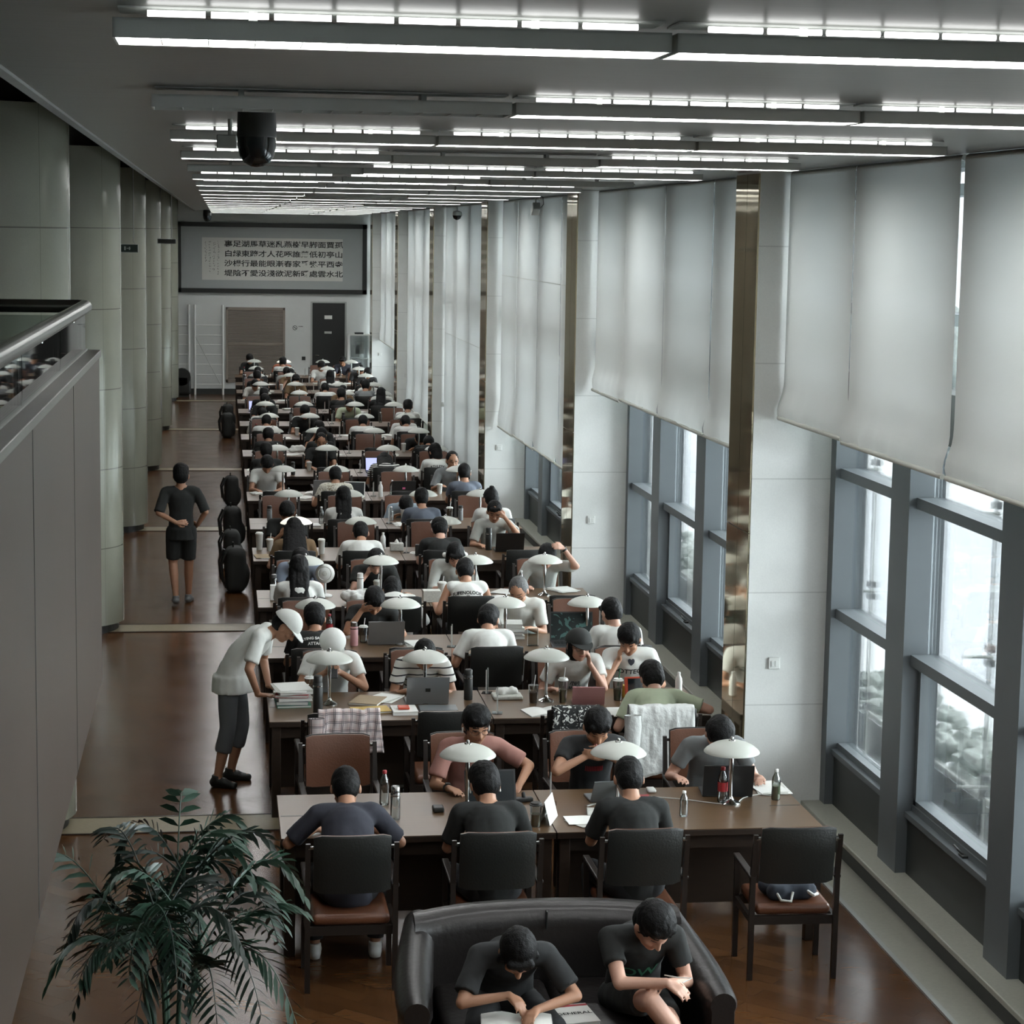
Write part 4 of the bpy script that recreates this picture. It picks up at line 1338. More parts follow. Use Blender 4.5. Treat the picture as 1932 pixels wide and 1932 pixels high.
    # shoes
    for k in 'LR':
        A_ = legs[k][2]
        fd = J.get('F' + k, V((.1, 1, 0))).normalized()
        s_ = MB()
        sd = fd.cross(Z)
        s_.cap(A_ - fd * .035 - Z * .05, A_ + fd * .05 - Z * .045, .042, .044, .9, sd).cap(A_ + fd * .05 - Z * .05, A_ + fd * .145 - Z * .062, .044, .034, .75, sd).cyl(A_ - Z * .03 - fd * .01, A_ + Z * .012 - fd * .01, .044, .041)
        s_.cap(A_ - fd * .04 - Z * .075, A_ + fd * .15 - Z * .075, .038, .04, .42, sd)
        sm = fuse(s_, 'shoe', .01, 1)
        sm.materials.append(MT[L.get('shoes', 'white')])
        out.append(('shoe', sm, None))
    # extras: cap, glasses, earphones, watch, backpack strap, print
    if L.get('cap'):
        cm = MB()
        rings = []
        for i in range(9):
            a = PI / 2 * i / 8
            rings.append([HM @ V(((.089 + .008) * math.cos(a * .97) * math.cos(2 * PI * j / 28), -.010 + .113 * math.cos(a * .97) * math.sin(2 * PI * j / 28), .026 + .095 * math.sin(a) + .24 * min(0, math.sin(2 * PI * j / 28)) * .1 * math.cos(a))) for j in range(28)])
        cm.rings(rings)
        brim = []
        for e_ in (0, 1):
            ring = []
            for i in range(13):
                a = R(20 + 140 * i / 12)
                ring.append(HM @ V((.085 * math.cos(a), -.008 + .100 * math.sin(a), .034 - e_ * .005)))
            for i in range(12, -1, -1):
                a = R(20 + 140 * i / 12)
                ring.append(HM @ V((.086 * math.cos(a), .02 + .150 * math.sin(a), .030 - .012 * math.sin(a) ** 2 - e_ * .005)))
            brim.append(ring)
        cm.rings(brim)
        me = cm.mesh('cap'); shade(me, 50); me.materials.append(MT[L['cap']])
        out.append(('cap', me, None))
    if L.get('glasses'):
        gm = MB()
        for s_ in (-1, 1):
            gm.tube([hp_(s_ * .032 + .023 * math.cos(2 * PI * i / 16), .096 - abs(.023 * math.cos(2 * PI * i / 16) + .0) * .15, -.002 + .018 * math.sin(2 * PI * i / 16)) for i in range(17)], .0018, 6)
            gm.tube([hp_(s_ * .056, .092, 0), hp_(s_ * .076, .05, .0), hp_(s_ * .082, -.01, 0)], .0016, 6)
        gm.tube([hp_(-.010, .098, 0), hp_(.010, .098, 0)], .0016, 6)
        me = gm.mesh('glasses'); me.materials.append(MT['eye']); out.append(('glasses', me, None))
    if L.get('phones'):
        gm = MB()
        gm.tube([hp_(.088 * math.cos(PI * i / 12), -.01, -.01 + .115 * math.sin(PI * i / 12)) for i in range(13)], .006, 8)
        for s_ in (-1, 1): gm.cap(hp_(s_ * .086, -.008, -.018), hp_(s_ * .096, -.008, -.018), .028)
        me = gm.mesh('headphones'); me.materials.append(MT[L['phones']]); out.append(('headphones', me, None))
    if L.get('buds'):
        gm = MB()
        for s_ in (-1, 1): gm.cap(hp_(s_ * .084, .008, -.018), hp_(s_ * .084, .014, -.045), .0055, n=8)
        me = gm.mesh('earphone'); me.materials.append(MT['white']); out.append(('earphones', me, None))
    if L.get('watch'):
        S_, E_, Wr = arms[L['watch']]
        gm = MB(); d_ = (Wr - E_).normalized()
        gm.cyl(Wr - d_ * .035, Wr - d_ * .015, .0325, .0315, .95)
        gm.rbox(-.016, .016, -.016, .016, .028, .038, .004, M=Matrix.Translation(Wr - d_ * .025))
        me = gm.mesh('wristwatch'); me.materials.append(MT['black']); out.append(('wristwatch', me, None))
    if L.get('clip'):
        gm = MB(); gm.cap(hp_(-.03, -.08, .1), hp_(.03, -.08, .11), .012, n=8)
        me = gm.mesh('hair_clip'); me.materials.append(MT['white']); out.append(('hair_clip', me, None))
    if L.get('print'):
        for pr_ in L['print']:
            txt, size, up_off, mname, back = pr_[:5]
            tmn = text_mesh(txt, size, .0015)
            # cut long faces so that the lettering can follow the cloth
            bm = bmesh.new(); bm.from_mesh(tmn)
            bmesh.ops.triangulate(bm, faces=bm.faces)
            for it in range(2):
                es = [e for e in bm.edges if e.calc_length() > .022]
                if es: bmesh.ops.subdivide_edges(bm, edges=es, cuts=1)
                bmesh.ops.triangulate(bm, faces=bm.faces)
            bm.to_mesh(tmn); bm.free()
            bv = BVHTree.FromPolygons([v.co for v in tm.vertices], [tuple(pl.vertices) for pl in tm.polygons])
            sgn = -1 if back else 1
            nrm = (rt.cross(U) * -1) * sgn          # outwards
            nrm = (U.cross(rt)) * sgn
            o_ = Cc + U * up_off
            xr_ = rt * (-1 if not back else 1)
            for v in tmn.vertices:
                c = o_ + xr_ * v.co.x * 1.0 + U * v.co.y
                hit = bv.ray_cast(c + nrm * .5, -nrm)
                v.co = (hit[0] + nrm * .003) if hit[0] is not None else c + nrm * .15
            tmn.materials.clear(); tmn.materials.append(MT[mname])
            out.append(('shirt_print', tmn, None))
    return out

def place(parts, label, loc, rz, group=None, mats=None, scale=1.0):
    t = thing('person', label, 'person', loc, rz, group)
    if scale != 1: t.scale = (scale,) * 3
    for nm, me, pl_ in parts:
        o = link(nm, me, t)
        if mats and nm in mats:
            o.material_slots[0].link = 'OBJECT'
            o.material_slots[0].material = MT[mats[nm]]
    return t

def seat_loc(row, side, x, dy=0.0):
    y = YS[row]
    free = [k_ for k_ in CH if k_[0] == row and k_[1] == side and k_ not in claimed] or [k_ for k_ in CH if k_[0] == row and k_[1] == side]
    key = min(free, key=lambda k_: abs(CH[k_][0] - x))
    loc = CH[key]
    if key not in claimed and abs(loc[0] - x) < .5:      # the sitter's own chair stands where the sitter sits
        claimed.add(key)
        CO[key].location.x = x
        CH[key] = (x, loc[1], 0)
    if side == 'n': return (x, loc[1] - .03 + dy, 0), 0.0
    return (x, loc[1] + .03 - dy, 0), PI

def person(row, side, x, label, pose, look, dy=0, drz=0, seed=None, vox=.0085):
    J = seated(**pose)
    J['seed'] = seed if seed is not None else row * 7 + x * 3
    loc, rz = seat_loc(row, side, x, dy)
    return place(build_body(J, look, vox), label, loc, rz + R(drz), 'people reading at the long tables')

HEADW = lambda side, z=.0: None
def face_hand(s, y=.05, z=-.11, c=.6, up=1):
    """fist or open hand against the cheek; s=-1 left, +1 right"""
    return dict(t=('h', (s * .075, y, z - .02)), d=(-s * .15, .15, 1), n=(s * 1, .2, 0), c=c, head=1)
def brow_hand(s):
    return dict(t=('h', (s * .105, .085, -.02)), d=(-s * .75, .15, .65), n=(s * .4, .9, .1), c=.35, head=1)

# row one, near side
person(0, 'n', .40, 'person in dark blue-grey T-shirt seen from behind, bent over the front table at left', dict(lean=34, hp=50, lw=(-.20, .44, .80), rw=(.18, .46, .80), lpole=(-.7, -.2, -.5), rpole=(.7, -.2, -.6)), dict(top='t_navy', bottom='j_black', fat=1.12, hair='short', sleeve=.85), dy=.06)
person(0, 'n', 1.27, 'person in black T-shirt with earphones seen from behind, before an open laptop', dict(lean=30, hp=40, hy=-8), dict(top='t_black', bottom='j_black', buds=1, hair='thick', sleeve=.8), dy=0)
person(0, 'n', 2.16, 'person in black T-shirt seen from behind, magazines at left elbow', dict(lean=24, hp=36), dict(top='t_black', bottom='j_black', hair='short', sleeve=.8, print=[('/\\/|/', .07, -.12, 'greenp', 1)]), dy=.0)
# row one, far side
person(0, 'f', 1.33, 'person in pink T-shirt and glasses with white earphones, arms resting on the table', dict(lean=20, hp=20, hy=-6, lw=(-.27, .43, .80), rw=(.22, .44, .80), lpole=(-.9, .1, -.35)), dict(top='t_pink', bottom='j_grey', skin='skin', glasses=1, buds=1, hair='thick', sleeve=.8, watch='R'), dy=.10, drz=6)
person(0, 'f', 2.2, 'person in black T-shirt with a red print, both hands raised to the mouth', dict(lean=20, hp=38, lw=dict(t=('h', (-.03, .13, -.10)), d=(.9, .2, .1), n=(0, .8, .5), c=.6, head=1), rw=dict(t=('h', (.06, .13, -.12)), d=(-.9, .2, .1), n=(0, .8, .5), c=.6, head=1), lpole=(-1, .3, -.5), rpole=(1, .3, -.5)), dict(top='t_dark', bottom='j_black', hair='thick', print=[('|||||||||||', .045, -.06, 'red', 0)]), dy=.10)
person(0, 'f', 3.06, 'person in grey T-shirt, head bowed, reading beside a dark laptop near the windows', dict(lean=30, hp=55, lw=(-.28, .44, .8), rw=(.30, .36, .8)), dict(top='t_grey', bottom='j_grey', skin='skin_l', hair='thick'), dy=.02)
# row two
person(1, 'f', .54, 'person in white cap and white T-shirt looking down at a phone', dict(lean=20, hp=45, lw=dict(t=(-.06, .30, .93), d=(.5, .6, .3), n=(-.6, .5, .2), c=.8), rw=dict(t=(.06, .30, .93), d=(-.5, .6, .3), n=(.6, .5, .2), c=.8), lpole=(-1, 0, -.8), rpole=(1, 0, -.8)), dict(top='t_white', bottom='j_denim', cap='t_white', skin='skin'), dy=.06)
person(1, 'f', 1.29, 'person in black-striped white T-shirt hunched behind an open silver laptop', dict(lean=34, hp=52), dict(top='t_stripe', bottom='j_black', skin='skin'), dy=.05)
person(1, 'f', 2.56, 'person with black cap and glasses in white T-shirt, cheek resting on fist', dict(lean=30, hp=10, hy=-12, roll=-4, rw=(.22, .40, .80), lw=face_hand(-1), lpole=(-.4, .6, -1)), dict(top='t_white', bottom='j_black', cap='blackm', glasses=1, fem=1, hair='bob', skin='skin_l', print=[('/|\\|/|', .05, -.07, 'ink', 0), ('|/|\\||/', .05, -.13, 'ink', 0)]), dy=.12)
person(1, 'f', 3.06, 'person in white T-shirt printed BOTTEGA, chin propped on right hand', dict(lean=22, hp=34, hy=25, lw=(-.2, .42, .8), rw=face_hand(1, .08, -.12), rpole=(.5, .7, -1)), dict(top='t_white', bottom='j_khaki', buds=1, hair='thick', skin='skin', print=[('BOTTEGA', .062, -.03, 'ink', 0), ('♥', .05, .055, 't_navy', 0)]), dy=.0)
person(1, 'n', 2.98, 'person in pale green T-shirt seen from behind, writing at the second row', dict(lean=42, hp=40, hy=-10, lw=(-.24, .42, .8), rw=(.28, .44, .8), rpole=(1, -.2, -.3)), dict(top='t_green', bottom='j_khaki', skin='skin_l', hair='thick', sleeve=.72, fat=1.1), dy=.08, drz=-6)
# row three
person(2, 'n', .45, 'person in black T-shirt with white lettering on its back, third row by the aisle', dict(lean=26, hp=40), dict(top='t_black', bottom='j_black', hair='thick', fat=1.08, print=[('FLYING SAUCERS', .036, .02, 'white', 1), ('ATTACK', .036, -.03, 'white', 1)]))
person(2, 'n', 1.98, 'person in plain white T-shirt seen from behind, bent over books, third row', dict(lean=32, hp=50, hy=14, lw=(-.28, .38, .8)), dict(top='t_white', bottom='j_denim', hair='thick', sleeve=.75, fat=1.05), dy=.05)
person(2, 'n', 3.12, 'person in white T-shirt seen from behind by the windows, third row', dict(lean=20, hp=34, hy=-18, lw=(-.24, .38, .8)), dict(top='t_white', bottom='j_grey', hair='short', skin='skin_l', sleeve=.75), dy=.06)
person(2, 'f', 1.05, 'person in black shirt, hands against the forehead, behind an open laptop', dict(lean=30, hp=48, lw=(-.25, .46, .8), rw=brow_hand(1), rpole=(.6, .5, -1)), dict(top='t_black', bottom='j_black', hair='thick'), dy=.10)
person(2, 'f', 2.5, 'older person with grey hair and glasses in a white polo shirt', dict(lean=22, hp=36, hy=14, lw=(-.10, .40, .82), rw=(.16, .42, .80)), dict(top='t_polo', bottom='j_khaki', glasses=1, hair='recede', haircol='hair_g', skin='skin', collar=1, fat=1.12, sleeve=.75), dy=-.02, drz=-10)
# row four
person(3, 'n', .40, 'person with long straight black hair in white top, fourth row by the aisle', dict(lean=14, hp=30), dict(top='t_white', bottom='j_black', hair='long', fem=1))
person(3, 'n', 1.36, 'person slumped under a white hooded jacket, fourth row', dict(lean=62, hp=40, lw=(-.25, .44, .82), rw=(.22, .46, .82)), dict(top='t_white', bottom='j_black', hair='bob', fem=1, sleeve=1.7, hood=1, fat=1.15), dy=.04)
person(3, 'n', 2.07, 'person in white sleeveless top printed JUFENOLOOK seen from behind', dict(lean=24, hp=44, lw=(-.30, .30, .80), rw=(.2, .44, .8)), dict(top='t_white', bottom='j_black', hair='short', sleeve=0, print=[('JUFENOLOOK', .046, -.03, 'ink', 1), ('||||||||', .016, -.065, 'ink', 1)]))
person(3, 'f', .46, 'person in blue-grey T-shirt behind the white fan, face hidden by black hair', dict(lean=30, hp=62), dict(top='t_blue', bottom='j_denim', hair='thick', skin='skin_l', fem=1), dy=.05)
person(3, 'f', 1.25, 'person in black shirt, cheek on hand, fourth row behind the second lamp', dict(lean=36, hp=44, rw=face_hand(1), rpole=(.8, .5, -1)), dict(top='t_black', bottom='j_black', hair='thick', fem=1, skin='skin_l'), dy=.08)
person(3, 'f', 2.1, 'person in cream cardigan with headphones, writing at the fourth row', dict(lean=26, hp=46), dict(top='t_lgrey', bottom='j_denim', hair='bob', fem=1, skin='skin_l', sleeve=1.3, phones='white'), dy=.03)
person(3, 'f', 3.08, 'person in grey-beige T-shirt holding head with watch-wearing raised hand', dict(lean=28, hp=48, lw=dict(t=('h', (-.14, -.02, .10)), d=(.7, .1, .5), n=(-.5, .2, .8), c=.7, head=1), rw=(.24, .40, .8), lpole=(-1, .7, -.8)), dict(top='t_lgrey', bottom='j_grey', hair='thick', skin='skin_l', watch='L', sleeve=.8), dy=.06)
# row five
person(4, 'n', .46, 'person with long curly dark hair, fifth row by the aisle', dict(lean=26, hp=36, lw=(-.2, .4, .84)), dict(top='t_brown', bottom='j_black', hair='curly', fem=1, skin='skin_l'))
person(4, 'n', 1.22, 'person in white T-shirt with short hair seen from behind, fifth row', dict(lean=34, hp=46), dict(top='t_white', bottom='j_grey', hair='short', sleeve=.85, fat=1.12))
person(4, 'n', 2.12, 'person in black T-shirt seen from behind, fifth row', dict(lean=22, hp=46), dict(top='t_black', bottom='j_grey', hair='thick', skin='skin_l'))
person(4, 'f', .42, 'person in black shirt holding a phone with both hands, fifth row', dict(lean=14, hp=44, lw=dict(t=(-.08, .34, .92), d=(.4, .5, .5), n=(-.5, .6, .1), c=.8), rw=dict(t=(.08, .34, .92), d=(-.4, .5, .5), n=(.5, .6, .1), c=.8)), dict(top='t_black', bottom='j_black', hair='thick'), dy=.02)
person(4, 'f', 2.92, 'person in grey T-shirt with left hand on forehead, black laptop in front', dict(lean=18, hp=28, hy=4, lw=brow_hand(-1), rw=(.2, .42, .80), lpole=(-.8, .6, -1)), dict(top='t_lgrey', bottom='j_grey', hair='short', skin='skin', sleeve=.8), dy=.04)
# row six and seven, partly distinct
person(5, 'n', 1.16, 'person in white top with long black hair falling down the back, sixth row', dict(lean=12, hp=20), dict(top='t_white', bottom='j_black', hair='long', fem=1), vox=.011)
person(5, 'n', 2.15, 'person in dark grey T-shirt seen from behind, sixth row', dict(lean=18, hp=26), dict(top='t_bluegrey', bottom='j_black', hair='short'), vox=.011)
person(5, 'n', 3.05, 'person with tied-up black hair and white puff-sleeve blouse, sixth row', dict(lean=22, hp=26, hy=-10), dict(top='t_white', bottom='j_black', hair='bun', fem=1, clip=1, skin='skin_l', fat=.9), vox=.011)
person(5, 'f', 2.05, 'person in pale blue shirt, head down on one arm, sixth row', dict(lean=52, hp=62, lw=(-.26, .40, .8)), dict(top='t_sky', bottom='j_black', hair='thick', sleeve=1.4), vox=.011)
person(6, 'n', 1.22, 'person in cream patterned shirt seen from behind, seventh row', dict(lean=30, hp=36, lw=(-.3, .4, .8)), dict(top='t_floral', bottom='j_grey', hair='short'), vox=.011)
person(6, 'n', 3.02, 'person in slate blue T-shirt seen from behind, seventh row by the windows', dict(lean=20, hp=26), dict(top='t_bluegrey', bottom='j_grey', hair='short', fat=1.05, glasses=1), vox=.011)
person(6, 'f', .30, 'person in white T-shirt facing the camera with head bowed, seventh row by the aisle', dict(lean=18, hp=50), dict(top='t_white', bottom='j_black', hair='thick'), vox=.011)
person(6, 'f', 3.0, 'person with glasses in grey striped shirt, smiling over the seventh table', dict(lean=16, hp=14, hy=-8, lw=face_hand(-1), rw=(.2, .4, .85)), dict(top='t_grey', bottom='j_khaki', hair='recede', glasses=1, sleeve=.9), vox=.0075, dy=-.05)
person(7, 'n', 2.93, 'person in white shirt printed ATHLETIC DEPT with long dark hair', dict(lean=22, hp=30, hy=-20), dict(top='t_white', bottom='j_black', hair='bob', fem=1, sleeve=1.5, print=[('ATHLETIC', .052, -.03, 'ink', 1), ('DEPT.', .062, -.1, 'ink', 1)]), vox=.011)
person(7, 'n', 2.14, 'person in densely striped shirt slumped forward, eighth row', dict(lean=44, hp=60), dict(top='t_zebra', bottom='j_black', hair='curly'), vox=.011)
person(7, 'f', 1.22, 'person with glasses looking over a lamp, dark shirt, eighth row', dict(lean=16, hp=22), dict(top='t_black', bottom='j_black', hair='recede', glasses=1), vox=.0085)
person(8, 'n', .42, 'person in black top with one arm stretched, ninth row by the aisle', dict(lean=30, hp=40), dict(top='t_black', bottom='j_black', hair='thick'), vox=.014)

# farther rows: a few poses, copied with their own colours
PROTO = []
for pose, look in ((dict(lean=34, hp=46), dict(hair='short')), (dict(lean=20, hp=34), dict(hair='thick')), (dict(lean=48, hp=60), dict(hair='thick', sleeve=1.3)),
                   (dict(lean=16, hp=26), dict(hair='long', fem=1)), (dict(lean=26, hp=40, rw=face_hand(1), rpole=(.7, .5, -1)), dict(hair='bob', fem=1)), (dict(lean=30, hp=30, hy=25), dict(hair='short', fat=1.1))):
    J = seated(**pose); J['seed'] = len(PROTO)
    PROTO.append(build_body(J, look, .015))
PD = {0: 'leaning forward', 1: 'sitting upright', 2: 'slumped over', 3: 'with long hair', 4: 'hand on face', 5: 'head turned'}
CN = {'t_white': 'white', 't_black': 'black', 't_lgrey': 'pale grey', 't_navy': 'dark blue', 't_brown': 'brown', 't_grey': 'grey', 't_orange': 'orange', 't_green': 'green', 't_dark': 'charcoal'}
FAR = [  # row, side, seat, pose, shirt
    (7, 'n', .33, 1, 't_black'), (8, 'f', 3.0, 2, 't_black'), (8, 'f', 1.35, 4, 't_black'), (8, 'n', 1.3, 5, 't_black'), (8, 'n', 3.05, 2, 't_black'),
    (9, 'n', .42, 0, 't_white'), (9, 'n', 2.16, 0, 't_white'), (9, 'n', 2.98, 0, 't_white'), (9, 'f', 1.2, 1, 't_black'), (9, 'f', 3.05, 2, 't_white'),
    (10, 'n', .45, 2, 't_white'), (10, 'n', 1.2, 2, 't_white'), (10, 'f', 2.15, 0, 't_green'), (10, 'n', 3.2, 1, 't_white'), (10, 'f', .5, 1, 't_black'),
    (11, 'n', .5, 1, 't_black'), (11, 'n', 2.9, 3, 't_black'), (11, 'f', 2.2, 4, 't_brown'), (11, 'n', 2.1, 1, 't_black'), (11, 'f', 3.05, 0, 't_white'),
    (12, 'f', .4, 0, 't_white'), (12, 'n', 1.9, 0, 't_white'), (12, 'n', 2.75, 1, 't_grey'), (12, 'f', 2.95, 0, 't_white'), (12, 'f', 1.3, 3, 't_brown'),
    (13, 'n', .48, 1, 't_black'), (13, 'n', 2.15, 3, 't_white'), (13, 'f', 1.25, 4, 't_brown'), (13, 'f', 3.1, 1, 't_dark'), (13, 'n', 3.0, 2, 't_black'),
    (14, 'n', .5, 0, 't_dark'), (14, 'n', 1.25, 0, 't_lgrey'), (14, 'f', 2.1, 1, 't_white'), (14, 'f', 3.05, 0, 't_dark'),
    (15, 'f', .40, 1, 't_black'), (15, 'n', 1.2, 1, 't_white'), (15, 'f', 2.8, 5, 't_navy'), (15, 'f', 1.25, 0, 't_orange'),
]
seen = set()
for row, side, x, pz_, col in FAR:
    j = min(range(4), key=lambda q: abs(SX[q] - x))
    key = (row, side, j)
    if key in seen: continue
    seen.add(key)
    loc, rz = seat_loc(row, side, x)
    place(PROTO[pz_], '%s-topped person %s, %s side of %s table, %s' % (CN[col], PD[pz_], ('near', 'far')[side == 'f'], ORD[row], SEATW[j]), loc, rz + R(cr.uniform(-8, 8)), 'people reading at the long tables', {'shirt': col})

# the one who walks away down the aisle
def joints(d, sh=.175):
    J = {k: (V(v) if isinstance(v, tuple) and len(v) == 3 and not isinstance(v[0], str) else v) for k, v in d.items()}
    return J
wk = joints(dict(P=(0, 0, .93), W=(0, .0, 1.12), Cc=(0, .0, 1.30), NB=(0, -.01, 1.435), rt=(1, 0, 0), U=(0, 0.0, 1), SL=(-.185, 0, 1.37), SR=(.185, 0, 1.37),
               HL=(-.095, 0, .89), HR=(.095, 0, .89), KL=(-.10, .02, .50), KR=(.09, .05, .49), AL=(-.07, -.14, .115), AR=(.085, .10, .09),
               fw=(.05, .985, -.17), hu=(0, .17, .985), hr=(1, -.05, 0), HC=(0, .015, 1.575), FL=(-.1, 1, 0), FR=(.25, 1, 0)))
wk['EL'] = V((-.27, -.12, 1.13)); wk['ER'] = V((.29, -.05, 1.13))
wk['lw'] = dict(t=(-.06, -.20, 1.02), d=(1, -.02, .04), n=(0, -1, .2), c=.5); wk['rw'] = dict(t=(.20, .06, .96), d=(-.3, .6, -.2), n=(.8, -.3, .3), c=.9)
wk['lpole'] = (-1, -.5, 0); wk['rpole'] = (1, -.6, 0); wk['stand'] = 1; wk['seed'] = 4
def place_thing(J, look, label, loc, rz, group=None, scale=1.0): return place(build_body(J, look, .007), label, loc, rz, group, None, scale)
place_thing(wk, dict(top='t_black', bottom='t_black', legs=.88, hair='thick', sleeve=.98, shoes='greyplastic', skin='skin', glasses=1), 'person in black shirt and shorts walking away down the aisle, arm behind back', (-.84, 12.75, 0), R(2), None, 1.0)

# the one who leans on the second table from the aisle (faces +x)
ln = joints(dict(P=(0, 0, .92), W=(0, .08, 1.08), Cc=(0, .20, 1.215), NB=(0, .315, 1.275), rt=(1, 0, 0), U=(0, .76, .65), SL=(-.18, .25, 1.26), SR=(.18, .25, 1.26),
               HL=(-.09, 0, .88), HR=(.09, -.02, .88), KL=(-.10, .05, .49), KR=(.11, -.02, .49), AL=(-.11, -.04, .09), AR=(.13, -.10, .09),
               FL=(-.1, 1, 0), FR=(.2, 1, 0)))
fwl = V((.0, .62, -.78)).normalized(); ln['fw'] = fwl; ln['hr'] = V((1, 0, 0)); ln['hu'] = V((1, 0, 0)).cross(fwl).normalized()
ln['HC'] = ln['NB'] + V((0, .09, .05)) + V((0, .035, .01))
ln['lw'] = dict(t=(-.13, .27, .80), d=(.1, 1, 0), n=(0, 0, 1), c=.2); ln['rw'] = dict(t=(.22, .25, .80), d=(.1, 1, 0), n=(0, 0, 1), c=.2)
ln['lpole'] = (-1, -.6, 0); ln['rpole'] = (1, -.6, 0); ln['stand'] = 1; ln['seed'] = 9
place_thing(ln, dict(top='t_white', bottom='j_grey', legs=1.5, hair='short', cap='t_white', sleeve=.8, shoes='black', skin='skin', fat=1.22, print=[('CHAMPION', .05, -.06, 't_navy', 0)]),
            'person in white cap and white T-shirt leaning with both hands on the second table', (-.27, 4.20, 0), R(-102))
# ------------------------------------------------------------------ sofa in the foreground and its two sitters
sf = thing('leather_sofa', 'dark leather two-seat sofa with rolled arms in the foreground', 'sofa', (1.42, -2.1, 0))
sb = MB()
rings = []
for i in range(25):
    u = -1 + 2 * i / 24
    x = u * .74
    zt = .80 + .025 * (1 - u * u)
    yb = .52 - .12 * abs(u) ** 3
    prof = [(-.10, .30), (-.13, .55), (-.14, zt - .12), (-.12, zt - .03), (-.05, zt), (.03, zt - .005), (.08, zt - .06), (.09, zt - .16), (.07, .55), (.06, .08), (-.06, .08)]
    rings.append([V((x, yb + p_, z_)) for p_, z_ in prof])
sb.rings(rings)
sb.obj('back', 'leather_s', sf, 60)
for s_ in (-1, 1):
    am = MB(); rings = []
    for i in range(19):
        t = i / 18
        y = .50 - 1.0 * t
        zt = .79 - .17 * t ** .8
        x = s_ * (.70 + .10 * math.sin(t * PI * .5))
        r_ = .085 + .02 * math.sin(t * PI)
        if i == 18: r_ *= .8
        rings.append([V((x + r_ * 1.0 * math.cos(a), y, zt - r_ + r_ * math.sin(a))) for a in [R(-30 + 240 * q / 12) for q in range(13)]] + [V((x - .07, y, .08)), V((x + .07, y, .08))])
    am.rings(rings)
    am.obj('armrest', 'leather_s', sf, 60)
for s_ in (-1, 1):
    MB().rbox(s_ * .32 - .315, s_ * .32 + .315, -.42, .42, .24, .41, .05).obj('seat_cushion', 'leather_s', sf, 60)
MB().rbox(-.68, .68, -.44, .44, .07, .24, .02).obj('base', 'leather_s', sf, 60)
for s_ in (-1, 1):
    for y in (-.38, .4): MB().cyl((s_ * .6, y, 0), (s_ * .6, y, .09), .022).obj('foot', 'black', sf, 60)
MB().box(-.003, .003, .36, .40, .70, .80).obj('seam', 'black', sf)

J = seated(lean=46, hp=62, hips=.47, lw=dict(t=(-.09, .52, .60), d=(.5, .8, -.1), n=(.2, .2, 1), c=.5), rw=dict(t=(.04, .46, .66), d=(-.5, .7, -.3), n=(-.2, .4, .9), c=.8), lpole=(-1, -.1, -.2), rpole=(1, -.1, -.2))
for k in 'LR': J['K' + k].z = .47; J['A' + k].y = .45
J['seed'] = 31
place_thing(J, dict(top='t_dark', bottom='j_black', hair='bob', skin='skin', fem=1, sleeve=.8), 'person with dark hair writing in a notebook on the left side of the sofa', (1.13, -2.17, 0), PI)
J = seated(lean=36, hp=48, hy=-18, hips=.47, lw=(-.10, .40, .66), rw=dict(t=(-.08, .50, .70), d=(-.85, .35, -.45), n=(-.1, .6, .75), c=.5), rpole=(1, -.1, -.3))
J['KR'] = V((-.0, .50, .60)); J['AR'] = V((-.24, .60, .30)); J['KL'] = V((-.12, .42, .45)); J['AL'] = V((-.02, .50, .09)); J['FR'] = V((-.4, .8, -.3))
J['seed'] = 33
place_thing(J, dict(top='t_black', bottom='t_black', legs=.8, hair='thick', skin='skin_l', sleeve=.6, print=[('OW', .11, -.12, 'greenp', 0)]), 'person in black T-shirt with turquoise print sitting cross-legged on the right of the sofa', (1.83, -2.13, 0), PI)

# ------------------------------------------------------------------ small things
def laptop(x, y, rz, label, lid='lapsilver', scr='screen', w=.32, z=TH, ang=108, extra=None):
    t = thing('laptop', label, 'laptop', (x, y, z + .001), rz)      # user sits at local -y
    d = w * .69
    MB().rbox(-w / 2, w / 2, -d / 2, d / 2, 0, .014, .005).obj('keyboard_base', lid, t, 50)
    kb = MB()
    for r_ in range(4):
        for c_ in range(11): kb.box(-w * .42 + c_ * w * .077, -w * .42 + c_ * w * .077 + w * .06, d * .02 + r_ * d * .1, d * .02 + r_ * d * .1 + d * .075, .014, .0155)
    o = kb.obj('keys', 'black', t); o['kind'] = 'stuff'
    Mx = Matrix.Translation((0, d / 2 - .004, .012)) @ Matrix.Rotation(R(ang - 90) * -1, 4, 'X')
    ld = MB().box(-w / 2, w / 2, -.001, .007, 0, d, M=Mx).obj('lid', lid, t)
    MB().box(-w / 2 + .012, w / 2 - .012, -.0025, -.001, .014, d - .012, M=Mx).obj('screen', scr, ld)
    if extra: MB().box(-.02, .02, .007, .0078, d * .45, d * .58, M=Mx).obj('lid_mark', extra, ld)
    return t

def bottle(x, y, label, capm='white', h=.22, r=.032, fill=None, body='bottle', lab=None, z=TH):
    t = thing('bottle', label, 'bottle', (x, y, z + .001))
    MB().lathe([(r * .9, 0), (r, .008), (r, h * .25), (r * .94, h * .4), (r, h * .6), (r * .85, h * .74), (r * .42, h * .87), (r * .4, h * .92)], n=20).obj('body', body, t, 50)
    if fill: MB().lathe([(r * .84, .006), (r * .9, .012), (r * .9, h * .45)], n=16).obj('drink', fill, t, 50)
    MB().lathe([(r * .46, h * .91), (r * .46, h * .99), (r * .4, h)], n=16).obj('cap', capm, t, 50)
    if lab: MB().lathe([(r * 1.02, h * .32), (r * 1.02, h * .58)], n=20, cap=False).obj('label_band', lab, t, 50)
    return t

